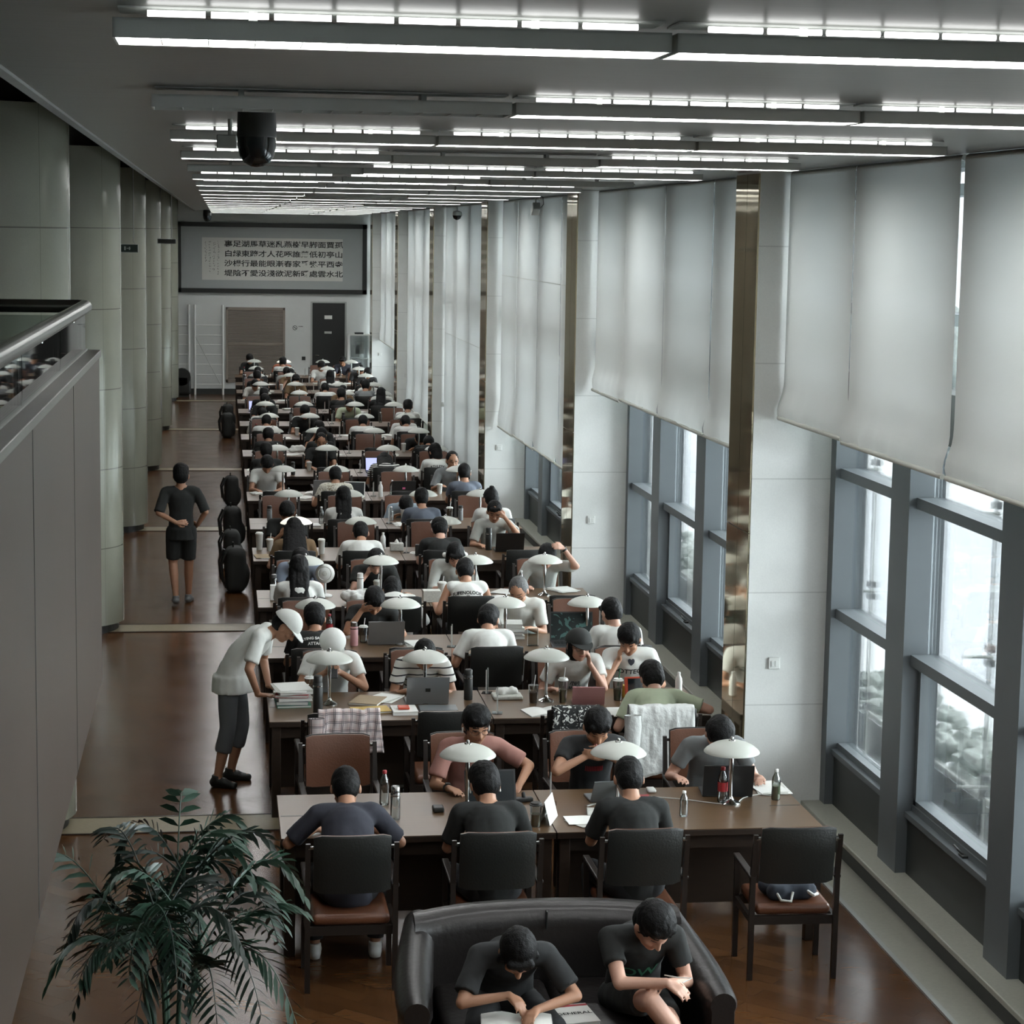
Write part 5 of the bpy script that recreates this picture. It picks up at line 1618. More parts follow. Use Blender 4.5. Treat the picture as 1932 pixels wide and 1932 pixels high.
def cup(x, y, label, body='white', lid='white', h=.15, r=.042, straw=None, fill=None, z=TH):
    t = thing('cup', label, 'cup', (x, y, z + .001))
    MB().lathe([(r * .72, 0), (r * .75, .004), (r, h * .94), (r * 1.04, h * .95)], n=22).obj('body', body, t, 50)
    if fill: MB().lathe([(r * .7, .004), (r * .84, h * .55)], n=18).obj('drink', fill, t, 50)
    if lid: MB().lathe([(r * 1.06, h * .94), (r * 1.06, h * .98), (r * .9, h * 1.0), (r * .86, h * 1.05)], n=22).obj('lid', lid, t, 50)
    if straw: MB().tube([(0, 0, h * .7), (r * .35, 0, h * 1.5)], .0045, 8).obj('straw', straw, t, 60)
    return t

def flask(x, y, label, body='black', lid='black', h=.24, r=.035, z=TH):
    t = thing('vacuum_flask', label, 'flask', (x, y, z + .001))
    MB().lathe([(r * .95, 0), (r, .006), (r, h * .78), (r * .88, h * .81)], n=22).obj('body', body, t, 50)
    MB().lathe([(r * .9, h * .81), (r * .92, h * .97), (r * .7, h)], n=22).obj('lid', lid, t, 50)
    MB().lathe([(r * 1.02, h * .70), (r * 1.02, h * .74)], n=22, cap=False).obj('band', 'steel', t, 50)
    return t

def sheet_mb(w, d, h, bend=0.0, n=6):
    m = MB(); vs_ = []
    for i in range(n + 1):
        u = i / n
        zz = h + bend * math.sin(u * PI)
        for j in (0, 1): vs_.append((-w / 2 + w * u, -d / 2 + d * j, zz))
    fs = [(2 * i, 2 * i + 2, 2 * i + 3, 2 * i + 1) for i in range(n)]
    return m.add(vs_, fs)

def papers(x, y, rz, label, n=3, w=.21, d=.297, m='paper', z=TH, cat='papers'):
    t = thing('loose_papers', label, cat, (x, y, z + .001), rz)
    rr = random.Random(int(x * 97 + y * 13))
    for i in range(n):
        a = rr.uniform(-.3, .3); ox, oy = rr.uniform(-.03, .03), rr.uniform(-.03, .03)
        Mx = Matrix.Translation((ox, oy, i * .0028)) @ Matrix.Rotation(a, 4, 'Z')
        MB().box(-w / 2, w / 2, -d / 2, d / 2, 0, .0022, M=Mx).obj('sheet', m if i != 1 else 'paper2', t)
    return t

def book(x, y, rz, label, w=.19, d=.26, h=.025, cov='paper', z=TH, cat='book'):
    t = thing('closed_book', label, cat, (x, y, z + .001), rz)
    MB().box(-w / 2 + .003, w / 2 - .004, -d / 2 + .004, d / 2 - .004, .003, h - .003).obj('pages', 'paper', t)
    MB().box(-w / 2, w / 2, -d / 2, d / 2, 0, .003).box(-w / 2, w / 2, -d / 2, d / 2, h - .003, h).box(-w / 2, -w / 2 + .003, -d / 2, d / 2, 0, h).obj('cover', cov, t)
    return t

def open_book(x, y, rz, label, w=.38, d=.26, z=TH):
    t = thing('open_book', label, 'book', (x, y, z + .001), rz)
    m = MB()
    n = 10
    top = []; bot = []
    for i in range(n + 1):
        u = -1 + 2 * i / n
        zz = .006 + .016 * (1 - abs(abs(u) - .45) / .55) if abs(u) > .02 else .006
        top.append((u * w / 2, zz)); bot.append((u * w / 2, 0))
    prof = top + bot[::-1]
    m.rings([[V((a, -d / 2, b)) for a, b in prof], [V((a, d / 2, b)) for a, b in prof]])
    m.obj('pages', 'paper', t, 50)
    MB().box(-w / 2 - .004, w / 2 + .004, -d / 2 - .003, d / 2 + .003, -.0008, .0006).obj('cover', 'greyplastic', t)
    return t

def acrylic(x, y, rz, label, z=TH, h=.2, card=None):
    t = thing('acrylic_stand', label, 'stand', (x, y, z + .001), rz)
    MB().box(-.05, .05, -.04, .04, 0, .003).obj('foot', 'acrylic', t)
    MB().box(-.05, .05, -.002, .002, .003, h).obj('upright', 'acrylic', t)
    MB().box(-.05, -.047, -.004, .004, .003, h).box(.047, .05, -.004, .004, .003, h).obj('edge', 'white', t)
    return t

def cable(pts, label, m='cord_w', r=.0035, z=TH):
    t = thing('cable', label, 'cable', (pts[0][0], pts[0][1], z))
    P = [V((a - pts[0][0], b - pts[0][1], r + .001 + (c_[0] if c_ else 0))) for a, b, *c_ in pts]
    # smooth
    Q = []
    for i in range(len(P) - 1):
        p0 = P[max(0, i - 1)]; p1 = P[i]; p2 = P[i + 1]; p3 = P[min(len(P) - 1, i + 2)]
        for k in range(6):
            u = k / 6
            Q.append(.5 * ((2 * p1) + (p2 - p0) * u + (2 * p0 - 5 * p1 + 4 * p2 - p3) * u * u + (3 * p1 - p0 - 3 * p2 + p3) * u ** 3))
    Q.append(P[-1])
    MB().tube(Q, r, 6).obj('cord', m, t, 60)
    return t

# first table
bottle(2.955, .545, 'clear water bottle with red cap and red label left of the window-side lamp', 'red', .24, .034, lab='red')
bottle(2.62, .22, 'small clear water bottle with white cap in the middle of the first table', 'white', .17, .028)
bottle(3.33, .575, 'square clear bottle with white cap at the window end of the first table', 'white', .21, .03, fill='greendrink')
bottle(.70, .66, 'red-capped water bottle behind the steel tea flask on the first table', 'red', .23, .033)
flask(.742, .30, 'glass and steel tea flask right of the person in dark blue-grey', 'bottle', 'steel', .22, .032)
t = tag(MB().rbox(1.0, 1.075, .42, .52, TH + .001, TH + .035, .012).obj('earphone_case', 'black'), 'small black case alone on the bare wood of the first table', 'case')
laptop(1.40, .42, R(3), 'open black laptop in front of the person in black at left centre', 'lapdark', 'screen', .34)
laptop(2.2, .70, PI + R(4), 'dark grey tablet laptop facing the person with raised hands', 'greyplastic', 'screen', .28, ang=125)
laptop(3.03, .78, PI + R(-6), 'open black laptop beside the window-side lamp on the first table', 'lapdark', 'screen', .34)
t = thing('desk_calendar', 'white folded desk calendar standing at the middle of the first table', 'calendar', (1.72, .19, TH + .001), R(70))
MB().add([(-.13, -.04, 0), (.13, -.04, 0), (.13, .0, .155), (-.13, .0, .155), (-.13, .04, 0), (.13, .04, 0), (-.13, -.037, 0), (.13, -.037, 0), (.13, .0, .150), (-.13, .0, .150), (.13, .037, 0), (-.13, .037, 0)], [(0, 1, 2, 3), (3, 2, 5, 4), (7, 6, 9, 8), (9, 11, 10, 8), (0, 3, 9, 6), (3, 4, 11, 9), (1, 7, 8, 2), (2, 8, 10, 5)]).obj('card', 'paper', t)
MB().box(-.1, -.02, -.0345, -.0335, .03, .1, M=Matrix.Rotation(R(-14), 4, 'X')).box(.02, .1, -.0345, -.0335, .03, .1, M=Matrix.Rotation(R(-14), 4, 'X')).obj('printing', 'paper2', t)
cup(1.62, .06, 'takeaway cup with black lid beside the white desk calendar', 'bottle', 'black', .15, .04, fill='greendrink')
t = papers(1.98, .14, R(12), 'open white magazine on the near edge of the first table', 3, .26, .2)
book(2.12, .33, R(-8), 'flat picture magazine under the coiled white cable', .24, .18, .012, 'paper2')
book(1.50, .17, R(14), 'thick white paperback at the right elbow of the laptop user', .14, .2, .03, 'paper')
papers(3.36, .86, R(10), 'loose white papers by the windows on the first table', 3)
acrylic(1.80, .60, R(80), 'clear acrylic stand at the joint of the first tables')
cable([(2.5, .70), (2.7, .62), (2.9, .5), (3.02, .47), (3.12, .62), (3.25, .70), (3.33, .66), (3.36, .72), (3.3, .74), (3.27, .69), (3.34, .66)], 'white cable looping across the window side of the first table')
cable([(2.02, .52), (2.05, .44, .03), (2.15, .40, .04), (2.28, .42, .02), (2.33, .52), (2.25, .58), (2.12, .56), (2.03, .50)], 'white cable coiled on the picture magazine')
t = thing('power_strip', 'dark power adapter with plugged cables at the centre of the first table', 'power adapter', (1.60, .66, TH + .001), R(10))
MB().rbox(-.09, .09, -.03, .03, 0, .028, .008).obj('body', 'lapdark', t, 50)
for x in (-.05, .03): MB().cap((x, 0, .03), (x, .01, .05), .013).obj('plug', 'black', t, 60)
t = tag(MB().rbox(2.50, 2.56, .80, .89, TH + .001, TH + .025, .012).obj('computer_mouse', 'white', None, 50), 'small silver mouse behind the small water bottle', 'mouse')
t = tag(MB().rbox(2.40, 2.49, .66, .74, TH + .001, TH + .012, .004).obj('red_card_case', 'red'), 'small red case on the first table right of centre', 'case')
# phones held in hands
for (row, x, dy, yy, zz_, lab) in ((1, .54, .06, .37, .965, 'dark phone held up by the person in white cap'), (4, .42, .02, .41, .965, 'dark phone held by the person in black shirt at the fifth table')):
    lx_, ly_ = x, min((v for k_, v in CH.items() if k_[0] == row and k_[1] == 'f'), key=lambda v: abs(v[0] - x))[1] + .03 - dy
    t = thing('mobile_phone', lab, 'phone', (lx_, ly_ - yy, zz_), PI)
    MB().rbox(-.036, .036, -.004, .004, -.075, .075, .004, M=Matrix.Rotation(R(35), 4, 'X')).obj('body', 'lapdark', t)
# second table
t = None
zz = TH
for i, (h, c_, w, a, nm) in enumerate(((.02, 'greenp', .27, .05, 'green folder at the bottom of the tall paper pile'), (.03, 't_bluegrey', .25, -.05, 'blue-grey book under the newspapers at the aisle end'), (.028, 'paper2', .27, .12, 'newspaper stack above the blue-grey book'), (.024, 'red', .26, -.1, 'red-edged magazine in the aisle-end pile'), (.02, 'paper2', .28, .2, 'folded newspaper near the top of the aisle-end pile'))):
    book(.20, 3.72, a, nm, w, .33, h, c_, zz); zz += h + .001
papers(.19, 3.72, .15, 'white sheets topping the tall pile at the aisle end', 3, .26, .32, z=zz)
cup(.345, 4.02, 'clear plastic cup with straw left of the person in white cap', 'bottle', 'white', .15, .04, 'white')
flask(.385, 3.38, 'tall black cylinder flask before the leftmost lamp of the second row', 'black', 'black', .30, .038)
book(.80, 3.74, R(-20), 'kraft notebook with torn white pages, second table', .24, .3, .02, 'kraft')
papers(.95, 3.86, R(-30), 'white sheets slipping from under the kraft notebook', 3)
book(.80, 3.40, R(8), 'yellow and green magazine below the kraft notebook', .3, .2, .02, 'yellow')
book(1.06, 3.36, R(2), 'notebook with orange box on it, near edge of the second table', .2, .24, .03, 'paper')
t = tag(MB().rbox(1.01, 1.10, 3.30, 3.40, TH + .033, TH + .05, .006).obj('orange_box', 'redo'), 'flat orange box lying on a white notebook', 'box')
book(1.33, 3.37, R(0), 'grey hardcover book with a sheet on it before the silver laptop', .3, .2, .03, 'greyplastic')
laptop(1.27, 3.74, PI, 'open silver laptop seen from its lid in front of the striped person', 'lapsilver', 'screen', .34, extra='black')
flask(1.617, 3.78, 'black bottle with white neck ring left of the acrylic stands', 'black', 'black', .25, .036)
acrylic(1.80, 4.02, R(75), 'far clear acrylic stand at the joint of the second tables')
acrylic(1.79, 3.28, R(80), 'near clear acrylic stand at the joint of the second tables')
t = thing('tissue_pile', 'white tissue pack and crumpled papers left of the iced coffee', 'tissue pack', (1.94, 3.82, TH + .001))
MB().rbox(-.12, .12, -.09, .09, 0, .03, .01).obj('pack', 'paper2', t)
tm_ = fuse(MB().cap((-.06, 0, .05), (.06, .02, .055), .035), 'tissue', .012, 1, .012, 25); tm_.materials.append(MT['paper']); link('tissue', tm_, t)
cup(2.13, 3.64, 'clear iced coffee cup with straw left of the third lamp', 'bottle', None, .15, .042, 'white', 'drink')
cup(2.37, 3.63, 'tall clear cup with pale green drink right of the third lamp', 'bottle', 'white', .19, .04, 'white', 'greendrink')
laptop(2.57, 3.60, PI + R(-8), 'brown folio tablet propped before the person in black cap', 'pinkp', 'screen', .26, ang=120)
open_book(2.20, 3.28, R(12), 'open white book at the near edge of the second table')
cup(2.83, 3.68, 'clear cup with dark green label by the red-edged tablet', 'bottle', 'white', .17, .042, 'greenp', 'greenp')
t = tag(MB().rbox(2.88, 2.96, 3.73, 3.79, TH + .001, TH + .11, .012).obj('snack_box', 'yellow'), 'yellow snack box behind the green-labelled cup', 'box')
t = thing('tablet', 'tablet in bright red-orange case facing the person in pale green', 'tablet', (3.03, 3.62, TH + .001), R(3))
MB().rbox(-.15, .15, -.008, .008, 0, .2, .006, M=Matrix.Rotation(R(-15), 4, 'X')).obj('case', 'redo', t)
MB().box(-.125, .125, -.0105, -.008, .015, .185, M=Matrix.Rotation(R(-15), 4, 'X')).obj('screen', 'screen', t)
MB().box(-.06, .06, 0, .09, 0, .01).obj('kickstand', 'redo', t)
papers(2.75, 3.22, R(-15), 'white sheets at the near edge below the red-cased tablet', 3)
bottle(3.36, 3.80, 'opaque white bottle at the window end of the second table', 'white', .2, .03, body='white')
# third table
bottle(.633, 6.50, 'red-capped and red-labelled water bottle on the third table', 'red', .22, .033, lab='red')
flask(.836, 6.09, 'pinkish bottle with silver top left of the third row laptop', 'pinkp', 'steel', .22, .036)
cup(.93, 6.24, 'clear cup with long straw beside the pinkish bottle', 'bottle', 'white', .15, .042, 'white')
laptop(1.13, 6.22, R(180), 'open silver laptop before the person covering their forehead', 'lapsilver', 'screen', .33)
papers(1.42, 6.14, R(10), 'white sheets right of the second lamp, third table', 4)
book(.60, 5.85, R(10), 'pale book near the white cap, third table', .2, .26, .02, 'paper')
acrylic(1.72, 5.99, R(80), 'clear acrylic stand at the joint of the third tables')
for i in range(4): book(2.33, 6.42, .1 * (-1) ** i, ('bottom', 'second', 'third', 'top')[i] + ' pale book of the pile beside the older person', .2, .26, .035, ('paper2', 'greyplastic', 'paper', 'paper2')[i], TH + i * .036)
acrylic(2.47, 6.0, R(5), 'white-edged acrylic holder in front of the older person', h=.16)
laptop(2.84, 5.98, R(-4), 'large black laptop showing a green landscape picture', 'lapdark', 'screen_g', .40, ang=105)
for i in range(2): book(3.24, 6.50, .1 * i, ('lower white book', 'pink-covered book')[i] + ' by the windows on the third table', .18, .24, .03, ('paper', 'pinkb')[i], TH + i * .031)
# fourth table
t = thing('desk_fan', 'small white round desk fan on the fourth table', 'fan', (.70, 8.74, TH + .001), R(-8))
MB().lathe([(.075, 0), (.075, .012), (.06, .02), (.014, .028)], n=28).obj('base', 'white', t, 50)
MB().tube([(0, 0, .02), (0, .01, .15)], .012, 10).obj('stem', 'white', t, 60)
Mf = Matrix.Translation((0, -.01, .24)) @ Matrix.Rotation(R(82), 4, 'X')
MB().lathe([(.02, -.045), (.07, -.035), (.095, -.015), (.1, 0), (.098, .012), (.08, .03), (.03, .04)], n=32, M=Mf).obj('cage', 'white', t, 50)
MB().lathe([(.028, .038), (.028, .046), (.01, .05)], n=20, M=Mf).lathe([(.066, .034), (.070, .038), (.074, .034)], n=32, cap=False, M=Mf).obj('hub', 'paper2', t, 50)
t = tag(MB().rbox(.13, .21, 8.5, 8.56, TH + .001, TH + .16, .006).obj('milk_carton', 'white'), 'white carton at the aisle end of the fourth table', 'carton')
flask(.18, 8.95, 'clear bottle behind the white carton, fourth table', 'bottle', 'greyplastic', .2, .032)
flask(1.08, 9.0, 'white cylindrical flask right of the fan, fourth table', 'white', 'white', .2, .034)
cup(1.25, 8.86, 'white cup with straw left of the slumped person', 'white', 'white', .14, .042, 'white')
jk = MB()
for a, b, r_ in (((-.15, 0, .05), (.1, .03, .07), .06), ((-.05, -.1, .04), (.15, -.05, .05), .055), ((.05, .05, .07), (.16, .0, .05), .06)): jk.cap(a, b, r_)
me = fuse(jk, 'hooded_jacket', .012, 2, .02, 14); me.materials.append(MT['jwhite'])
t = tag(link('hooded_jacket', me, None, (1.05, 8.32, TH + .02)), 'crumpled white jacket lying on the fourth table', 'jacket')
t = tag(MB().rbox(1.68, 1.86, 8.32, 8.45, TH + .001, TH + .12, .004).obj('storage_box', 'paper2'), 'white printed box left of the sleeveless white top', 'box')
cup(1.92, 8.78, 'wide white cup with lid beyond the printed white box', 'white', 'white', .13, .05, 'white')
bottle(2.78, 8.98, 'clear bottle with pink label on the fourth table', 'white', .22, .032, fill='pinkb', lab='white')
papers(3.24, 9.0, R(20), 'white papers near the watch-wearing arm, fourth table', 5)
papers(2.6, 8.9, R(-15), 'white papers with a red card, fourth table', 3)
open_book(2.42, 8.5, R(6), 'open white book beside the sleeveless white top')
# fifth table
cup(.084, 12.0, 'tall white paper cup at the aisle end of the fifth table', 'white', 'white', .2, .045)
cup(.205, 11.9, 'short white cup with straw beside the tall paper cup', 'white', 'white', .14, .042, 'white')
t = tag(MB().rbox(.60, .75, 11.88, 11.98, TH + .001, TH + .06, .01).obj('pink_packet', 'redo'), 'pinkish snack packet on the fifth table', 'packet')
cup(.80, 11.66, 'white cup right of the curly-haired person', 'white', 'white', .17, .042)
papers(.16, 11.45, R(10), 'brown envelope and sheets at the aisle end, fifth table', 3, m='kraft')
bottle(1.546, 12.0, 'white water bottle beside the tissue box, fifth table', 'white', .2, .032, body='white')
t = thing('tissue_box', 'pale tissue box with raised tissue, fifth table', 'tissue box', (1.70, 11.9, TH + .001))
MB().rbox(-.08, .08, -.06, .06, 0, .09, .008).obj('box', 'paper2', t)
MB().lathe([(.03, .088), (.022, .11), (.006, .135)], n=8).obj('tissue', 'paper', t)
acrylic(1.80, 11.7, R(80), 'clear acrylic stand at the joint of the fifth tables')
papers(2.0, 11.62, R(20), 'white and pink papers left of the black holder', 4)
t = tag(MB().rbox(1.88, 1.96, 11.42, 11.47, TH + .001, TH + .14, .012).obj('phone_holder', 'black'), 'black phone holder at the near edge of the fifth table', 'holder')
flask(2.80, 11.9, 'tall black bottle left of the black laptop, fifth table', 'black', 'black', .27, .04)
laptop(3.03, 11.85, PI, 'black laptop seen from its lid, fifth table by the windows', 'lapdark', 'screen', .34)
# sixth and seventh tables
bottle(.919, 14.25, 'clear bottle standing alone on the sixth table', 'white', .22, .033)
bottle(1.84, 14.50, 'clear bottle by the white papers, sixth table', 'white', .19, .034)
papers(2.0, 14.1, R(15), 'white papers on the near edge of the sixth table', 5, .24, .32)
cup(2.62, 14.6, 'clear cup with white lid and straw behind a lamp, sixth table', 'bottle', 'white', .16, .045, 'white')
bottle(1.888, 17.0, 'white bottle left of centre lamp, seventh table', 'white', .22, .033, body='white')
bottle(2.08, 17.35, 'clear bottle beside the laptop with blue screen, seventh table', 'white', .2, .032)
laptop(2.22, 17.15, PI, 'black laptop with pink and red stickers, seventh table', 'lapdark', 'screen', .34, extra='pinkb')
laptop(1.08, 17.3, PI + R(8), 'silver laptop lid on the seventh table by the patterned shirt', 'lapsilver', 'screen', .33)
laptop(1.5, 16.95, R(-10), 'white laptop open toward the patterned shirt', 'white', 'screen', .3)
tag(MB().rbox(.07, .13, 17.25, 17.34, TH + .001, TH + .03, .013).obj('computer_mouse', 'white', None, 50), 'white mouse at the aisle end of the seventh table', 'mouse')
laptop(2.05, 20.1, R(2), 'laptop showing a pale blue screen, eighth table', 'lapdark', 'screen_b', .32)
laptop(.36, 31.4, R(0), 'laptop showing a violet-blue screen, twelfth table by the aisle', 'lapdark', 'screen_b', .30)
t = tag(link('towel_pile', MT and fuse(MB().cap((-.12, 0, .04), (.12, 0, .045), .05, None, .8).cap((-.08, .02, .09), (.08, .0, .09), .045, None, .8), 'towel_pile', .014, 1, .012, 18), None, (.93, 22.95, TH + .015)), 'folded white cloth pile on the ninth table', 'cloth pile')
t.data.materials.append(MT['paper'])
# the farther tables: scattered bottles, cups, papers and books, each its own
PL = ['by the aisle', 'left of centre', 'right of centre', 'by the windows']
sr = random.Random(23)
for i in range(5, 16):
    used = set()
    for j in range(4):
        for side in ('near', 'far'):
            kind = sr.choice(['papers', 'papers', 'bottle', 'cup', 'book', 'open', 'flask', 'none'])
            if kind == 'none': continue
            if i < 8 and side == 'near' and j in (1, 2): continue
            x = LX[j] + (.27 if side == 'near' else -.24) + sr.uniform(-.03, .03)
            y = YS[i] + (.24 if side == 'near' else .80) + sr.uniform(-.05, .05)
            at = 'on the %s edge of the %s table, %s' % (side, ORD[i], PL[j])
            if kind == 'papers': papers(x, y, sr.uniform(-.5, .5), 'small white paper stack ' + at, 3)
            elif kind == 'bottle': bottle(x, y, 'small clear bottle ' + at, sr.choice(['white', 'red']), .21, .033)
            elif kind == 'cup': cup(x, y, 'white cup ' + at, 'white', 'white', .14, .042)
            elif kind == 'book': book(x, y, sr.uniform(-.4, .4), 'pale closed book ' + at, .19, .26, .03, sr.choice(['paper2', 'paper']))
            elif kind == 'open': open_book(x, y, sr.uniform(-.3, .3), 'open white book ' + at)
            elif kind == 'flask': flask(x, y, 'dark flask ' + at, sr.choice(['greyplastic', 'black']), 'black', .2, .033)
for i in range(5, 16):
    acrylic(TL / 2 + .06, YS[i] + .5, R(80), 'clear acrylic stand at the joint of the %s tables' % ORD[i])

# ------------------------------------------------------------------ clothes hung over chair backs
def drape(ch, name, label, m, w=.50, bl=.42, fl=.2, off=0.0, seed=0, skew=0.0, cat='jacket'):
    (x, y, z), rz = ch, 0
    t = thing(name, label, cat, (x + off, y, 0), rz)
    nu, nv = 34, 30
    path = [(-.262, 1.0 - fl), (-.268, .93), (-.285, 1.002), (-.315, 1.018), (-.352, 1.0), (-.372, .93), (-.38, 1.0 - bl)]
    L = [0]
    for a, b in zip(path, path[1:]): L.append(L[-1] + math.hypot(b[0] - a[0], b[1] - a[1]))
    def at(s_):
        s_ = max(0, min(L[-1] - 1e-6, s_))
        for k in range(len(L) - 1):
            if s_ <= L[k + 1]:
                u = (s_ - L[k]) / (L[k + 1] - L[k]); return (path[k][0] * (1 - u) + path[k + 1][0] * u, path[k][1] * (1 - u) + path[k + 1][1] * u)
        return path[-1]
    vs_ = []; uv = []; fs = []
    for i in range(nv + 1):
        for j in range(nu + 1):
            v = i / nv; u = j / nu
            extra = 1 + .1 * noise.noise(V((u * 3, seed, 0)))
            yy, zz_ = at(v * L[-1])
            low = max(0, (v - .55) / .45)
            ww = w * (1 + .12 * low)
            nz = noise.noise(V((u * 5 + seed, v * 2.2, seed))) * .022 + noise.noise(V((u * 13, v * 5 + seed, 2))) * .010
            vs_.append(((u - .5) * ww + skew * low, yy - abs(nz) * 1.2 - low * .01, zz_ + nz * .5 - low * .06 * noise.noise(V((u * 3 + seed, 4, 4)))))
            uv.append((u * ww * 2, v * L[-1] * 2))
    for i in range(nv):
        for j in range(nu):
            a = i * (nu + 1) + j; fs.append((a, a + 1, a + nu + 2, a + nu + 1))
    mb = MB(); mb.add(vs_, fs)
    me = bpy.data.meshes.new('cloth'); me.from_pydata(mb.v, [], mb.f)
    ul = me.uv_layers.new(name='UVMap')
    for lp in me.loops: ul.data[lp.index].uv = uv[lp.vertex_index]
    me.materials.append(MT[m]); shade(me, 180)
    o = link('cloth', me, t)
    sm = o.modifiers.new('thick', 'SOLIDIFY'); sm.thickness = .006
    return t
c_ = CH[(1, 'n', 0)]
t = drape(c_, 'plaid_shirt', 'pink plaid shirt hung over an empty chair back at the second table', 'plaid', .46, .30, .22, .09, 3, 0, 'shirt')
# its hanging sleeve
def sleeve(t, m, x, z0, z1, wd=.1, y=-.38, seed=1):
    vs_ = []; uv = []; fs = []
    for i in range(17):
        v = i / 16
        for j in range(13):
            a = 2 * PI * j / 12
            r_ = wd / 2 * (1 - .15 * v) * (1 + .15 * noise.noise(V((a, v * 4, seed))))
            vs_.append((x + r_ * math.cos(a) + .02 * math.sin(v * 3 + seed), y - .02 + r_ * .45 * math.sin(a), z0 + (z1 - z0) * v)); uv.append((j / 12 * .4, v * .9))
    for i in range(16):
        for j in range(12):
            a = i * 13 + j; fs.append((a, a + 1, a + 14, a + 13))
    me = bpy.data.meshes.new('sleeve'); me.from_pydata(vs_, [], fs)
    ul = me.uv_layers.new(name='UVMap')
    for lp in me.loops: ul.data[lp.index].uv = uv[lp.vertex_index]
    me.materials.append(MT[m]); shade(me, 180)
    return link('sleeve', me, t)
sleeve(t, 'plaid', -.26, .97, .50, .12)
c_ = CH[(1, 'n', 3)]
t = drape(c_, 'white_jacket', 'crinkled white jacket hung over the chair behind the pale green T-shirt', 'jwhite', .50, .52, .18, -.06, 8)
sleeve(t, 'jwhite', -.25, .96, .48, .13, -.40)
c_ = CH[(1, 'n', 2)]
drape(c_, 'patterned_jacket', 'black and white patterned jacket over a chair back, second table', 'jpattern', .36, .34, .2, -.03, 14)
# bag on the empty chair of the first row
bm_ = MB().cap((-.12, .02, .055), (.13, .04, .06), .06, None, .9).cap((-.1, -.1, .05), (.12, -.08, .05), .055)
me = fuse(bm_, 'bag', .012, 2, .01, 12); me.materials.append(MT['j_denim'])
cx_, cy_, _z = CH[(0, 'n', 3)]
t = thing('tote_bag', 'slate tote bag with pale straps lying on the empty front chair', 'bag', (cx_ + .0, cy_ - .02, .475))
link('bag_body', me, t)
MB().tube([(-.1, -.14, .06), (-.08, -.18, .02), (-.02, -.19, .015), (.0, -.15, .06)], .009, 8).tube([(.08, -.12, .07), (.13, -.16, .04), (.17, -.10, .03)], .011, 8).obj('strap', 'white', t, 60)

# backpacks at the aisle ends of the tables
def backpack(x, y, rz, label, s=1.0):
    t = thing('backpack', label, 'backpack', (x, y, 0), rz, None)
    t.scale = (s, s, s)
    b = MB().rbox(-.15, .15, -.10, .10, .0, .46, .07)
    me = fuse(b.ell((0, -.08, .16), (.12, .07, .14)), 'pack_body', .015, 2, .008, 8, x + y); me.materials.append(MT['blackm']); link('pack_body', me, t)
    MB().tube([(-.03, .02, .45), (-.03, .02, .50), (.03, .02, .50), (.03, .02, .45)], .008, 8).obj('handle', 'black', t, 60)
    for s_ in (-1, 1): MB().tube([(s_ * .09, .1, .42), (s_ * .11, .15, .3), (s_ * .1, .13, .12), (s_ * .09, .10, .06)], .014, 8).obj('strap', 'black', t, 60)
    return t
for x, y, s, w in ((-.19, 13.6, 1.25, 'sixth'), (-.22, 15.6, 1.1, 'seventh'), (-.20, 17.5, 1.25, 'eighth'), (-.19, 22.0, 1.1, 'ninth'), (-.22, 33.6, 1.2, 'thirteenth'), (-.2, 35.9, 1.2, 'fourteenth')):
    backpack(x, y, PI / 2 + .1, 'black backpack standing on the aisle floor near the %s table' % w, s)

# ------------------------------------------------------------------ potted palm in the foreground
pt = thing('potted_palm', 'dark green potted palm with arching fronds in the near left corner', 'plant', (-.62, -2.45, 0))
MB().lathe([(.17, 0), (.18, .02), (.22, .34), (.235, .36), (.235, .39), (.21, .39), (.205, .36)], n=32).obj('pot', 'pot', pt, 50)
MB().lathe([(.2, .35), (.19, .365), (.0, .37)], n=24).obj('soil', 'tabledark', pt)
pr = random.Random(41)
canes = []
for i in range(7):
    a = 2 * PI * i / 7; r_ = pr.uniform(.03, .11)
    bx, by = r_ * math.cos(a), r_ * math.sin(a)
    h = pr.uniform(.45, 1.0)
    tx, ty = bx * 2.4, by * 2.4
    MB().tube([(bx, by, .34), ((bx + tx) / 2, (by + ty) / 2, .34 + h * .5), (tx, ty, .34 + h)], .014, 8, r2=.009).obj('cane', 'leaf2', pt, 60)
    canes.append((V((tx, ty, .34 + h)), a))
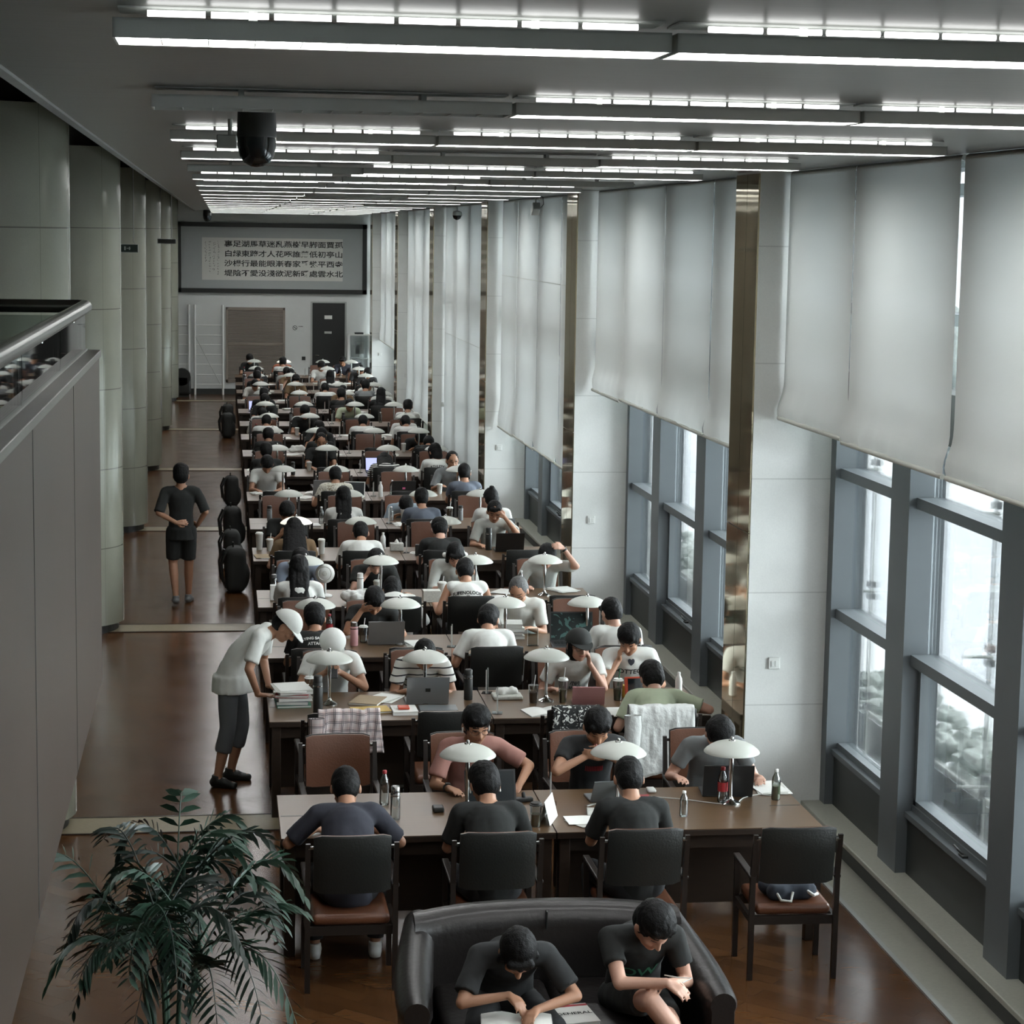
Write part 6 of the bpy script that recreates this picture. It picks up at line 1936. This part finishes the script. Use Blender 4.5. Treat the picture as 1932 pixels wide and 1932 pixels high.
def frond(base, az, L, rise, droop, m, lw=.016, nl=15, ll=.17):
    mb = MB(); P = []
    n = 14
    for i in range(n + 1):
        t = i / n
        r_ = L * (t * .9)
        z = rise * math.sin(min(1, t * 1.05) * PI * .5) * L - droop * L * t ** 2.6
        P.append(base + V((math.cos(az) * r_ * (1 - .12 * t), math.sin(az) * r_ * (1 - .12 * t), z)))
    mb.tube(P, .006, 6, r2=.002)
    for q in range(nl):
        t = .22 + .78 * q / (nl - 1)
        f_ = t * n; i = min(n - 1, int(f_)); u = f_ - i
        p = P[i] * (1 - u) + P[i + 1] * u
        d = (P[i + 1] - P[i]).normalized()
        sd = d.cross(V((0, 0, 1))).normalized()
        upv = sd.cross(d)
        lle = ll * (math.sin(PI * (.18 + .75 * (t - .2) / .8)) * .75 + .3)
        for s_ in (-1, 1):
            dd = (sd * s_ * .85 + d * .62 + upv * pr.uniform(-.05, .25)).normalized()
            wv = d * .5 + upv * .5
            wv = (wv - dd * wv.dot(dd)).normalized() * lw
            tip_d = V((0, 0, -1)) * lle * pr.uniform(.12, .45)
            a0 = p; a1 = p + dd * lle * .33 + tip_d * .10; a2 = p + dd * lle * .7 + tip_d * .45; a3 = p + dd * lle + tip_d
            mb.add([a0, a1 + wv * .8, a1 + upv * -.003, a1 - wv * .8, a2 + wv * .7, a2 - upv * .003, a2 - wv * .7, a3], [(0, 2, 1), (0, 3, 2), (1, 2, 5, 4), (2, 3, 6, 5), (4, 5, 7), (5, 6, 7)])
    o = mb.obj('frond', m, pt, 180)
    return o
for ci, (b, a) in enumerate(canes):
    for k in range(6):
        az = a + pr.uniform(-1.3, 1.3) + k * 1.05
        frond(b - V((0, 0, pr.uniform(0, .25))), az, pr.uniform(.42, .68), pr.uniform(.3, 1.0), pr.uniform(.35, .95), 'leaf' if pr.random() < .65 else 'leaf2', pr.uniform(.011, .017), 14, pr.uniform(.12, .19))
frond(V((.02, .05, .95)), 1.5, .55, 1.25, .1, 'leaf2', .022, 9, .13)
frond(V((-.12, .0, .75)), 2.75, .75, .95, .2, 'leaf2', .017, 12, .2)
frond(V((.12, .05, .8)), .25, .72, .5, .2, 'leaf2', .012, 12, .16)
frond(V((.1, -.05, .75)), -.45, .78, .55, .9, 'leaf2', .014, 15, .18)
frond(V((.1, .0, 1.0)), .5, .68, .6, .7, 'leaf2', .015, 15, .17)

# open notebook and book by the sofa sitters
open_book(1.12, -2.70, R(-6), 'open white notebook on the knees of the writing sitter', .36, .24, .535)
t = thing('closed_book', 'white book with red spine band lying on the sofa between the sitters', 'book', (1.48, -2.33, .412), R(8))
MB().box(-.1, .1, -.13, .13, .003, .022).obj('pages', 'paper', t)
MB().box(-.104, .104, -.134, .134, 0, .003).box(-.104, .104, -.134, .134, .022, .025).obj('cover', 'paper', t)
MB().box(-.104, .104, .10, .125, .025, .0256).obj('band', 'red', t)
tm_ = text_mesh('GENERAL', .045, .001); tm_.materials.append(MT['ink']); link('title', tm_, t, (0, -.0, .0262), (0, 0, 0))
t = tag(MB().tube([(1.92, -2.52, .70), (1.98, -2.56, .70), (2.06, -2.55, .69), (2.0, -2.60, .685), (1.93, -2.56, .69)], .0035, 6).obj('earphone_cable', 'cord_w', None, 60), 'white cable loop held by the cross-legged sitter', 'cable')

bpy.data.scenes.remove(work_scene)
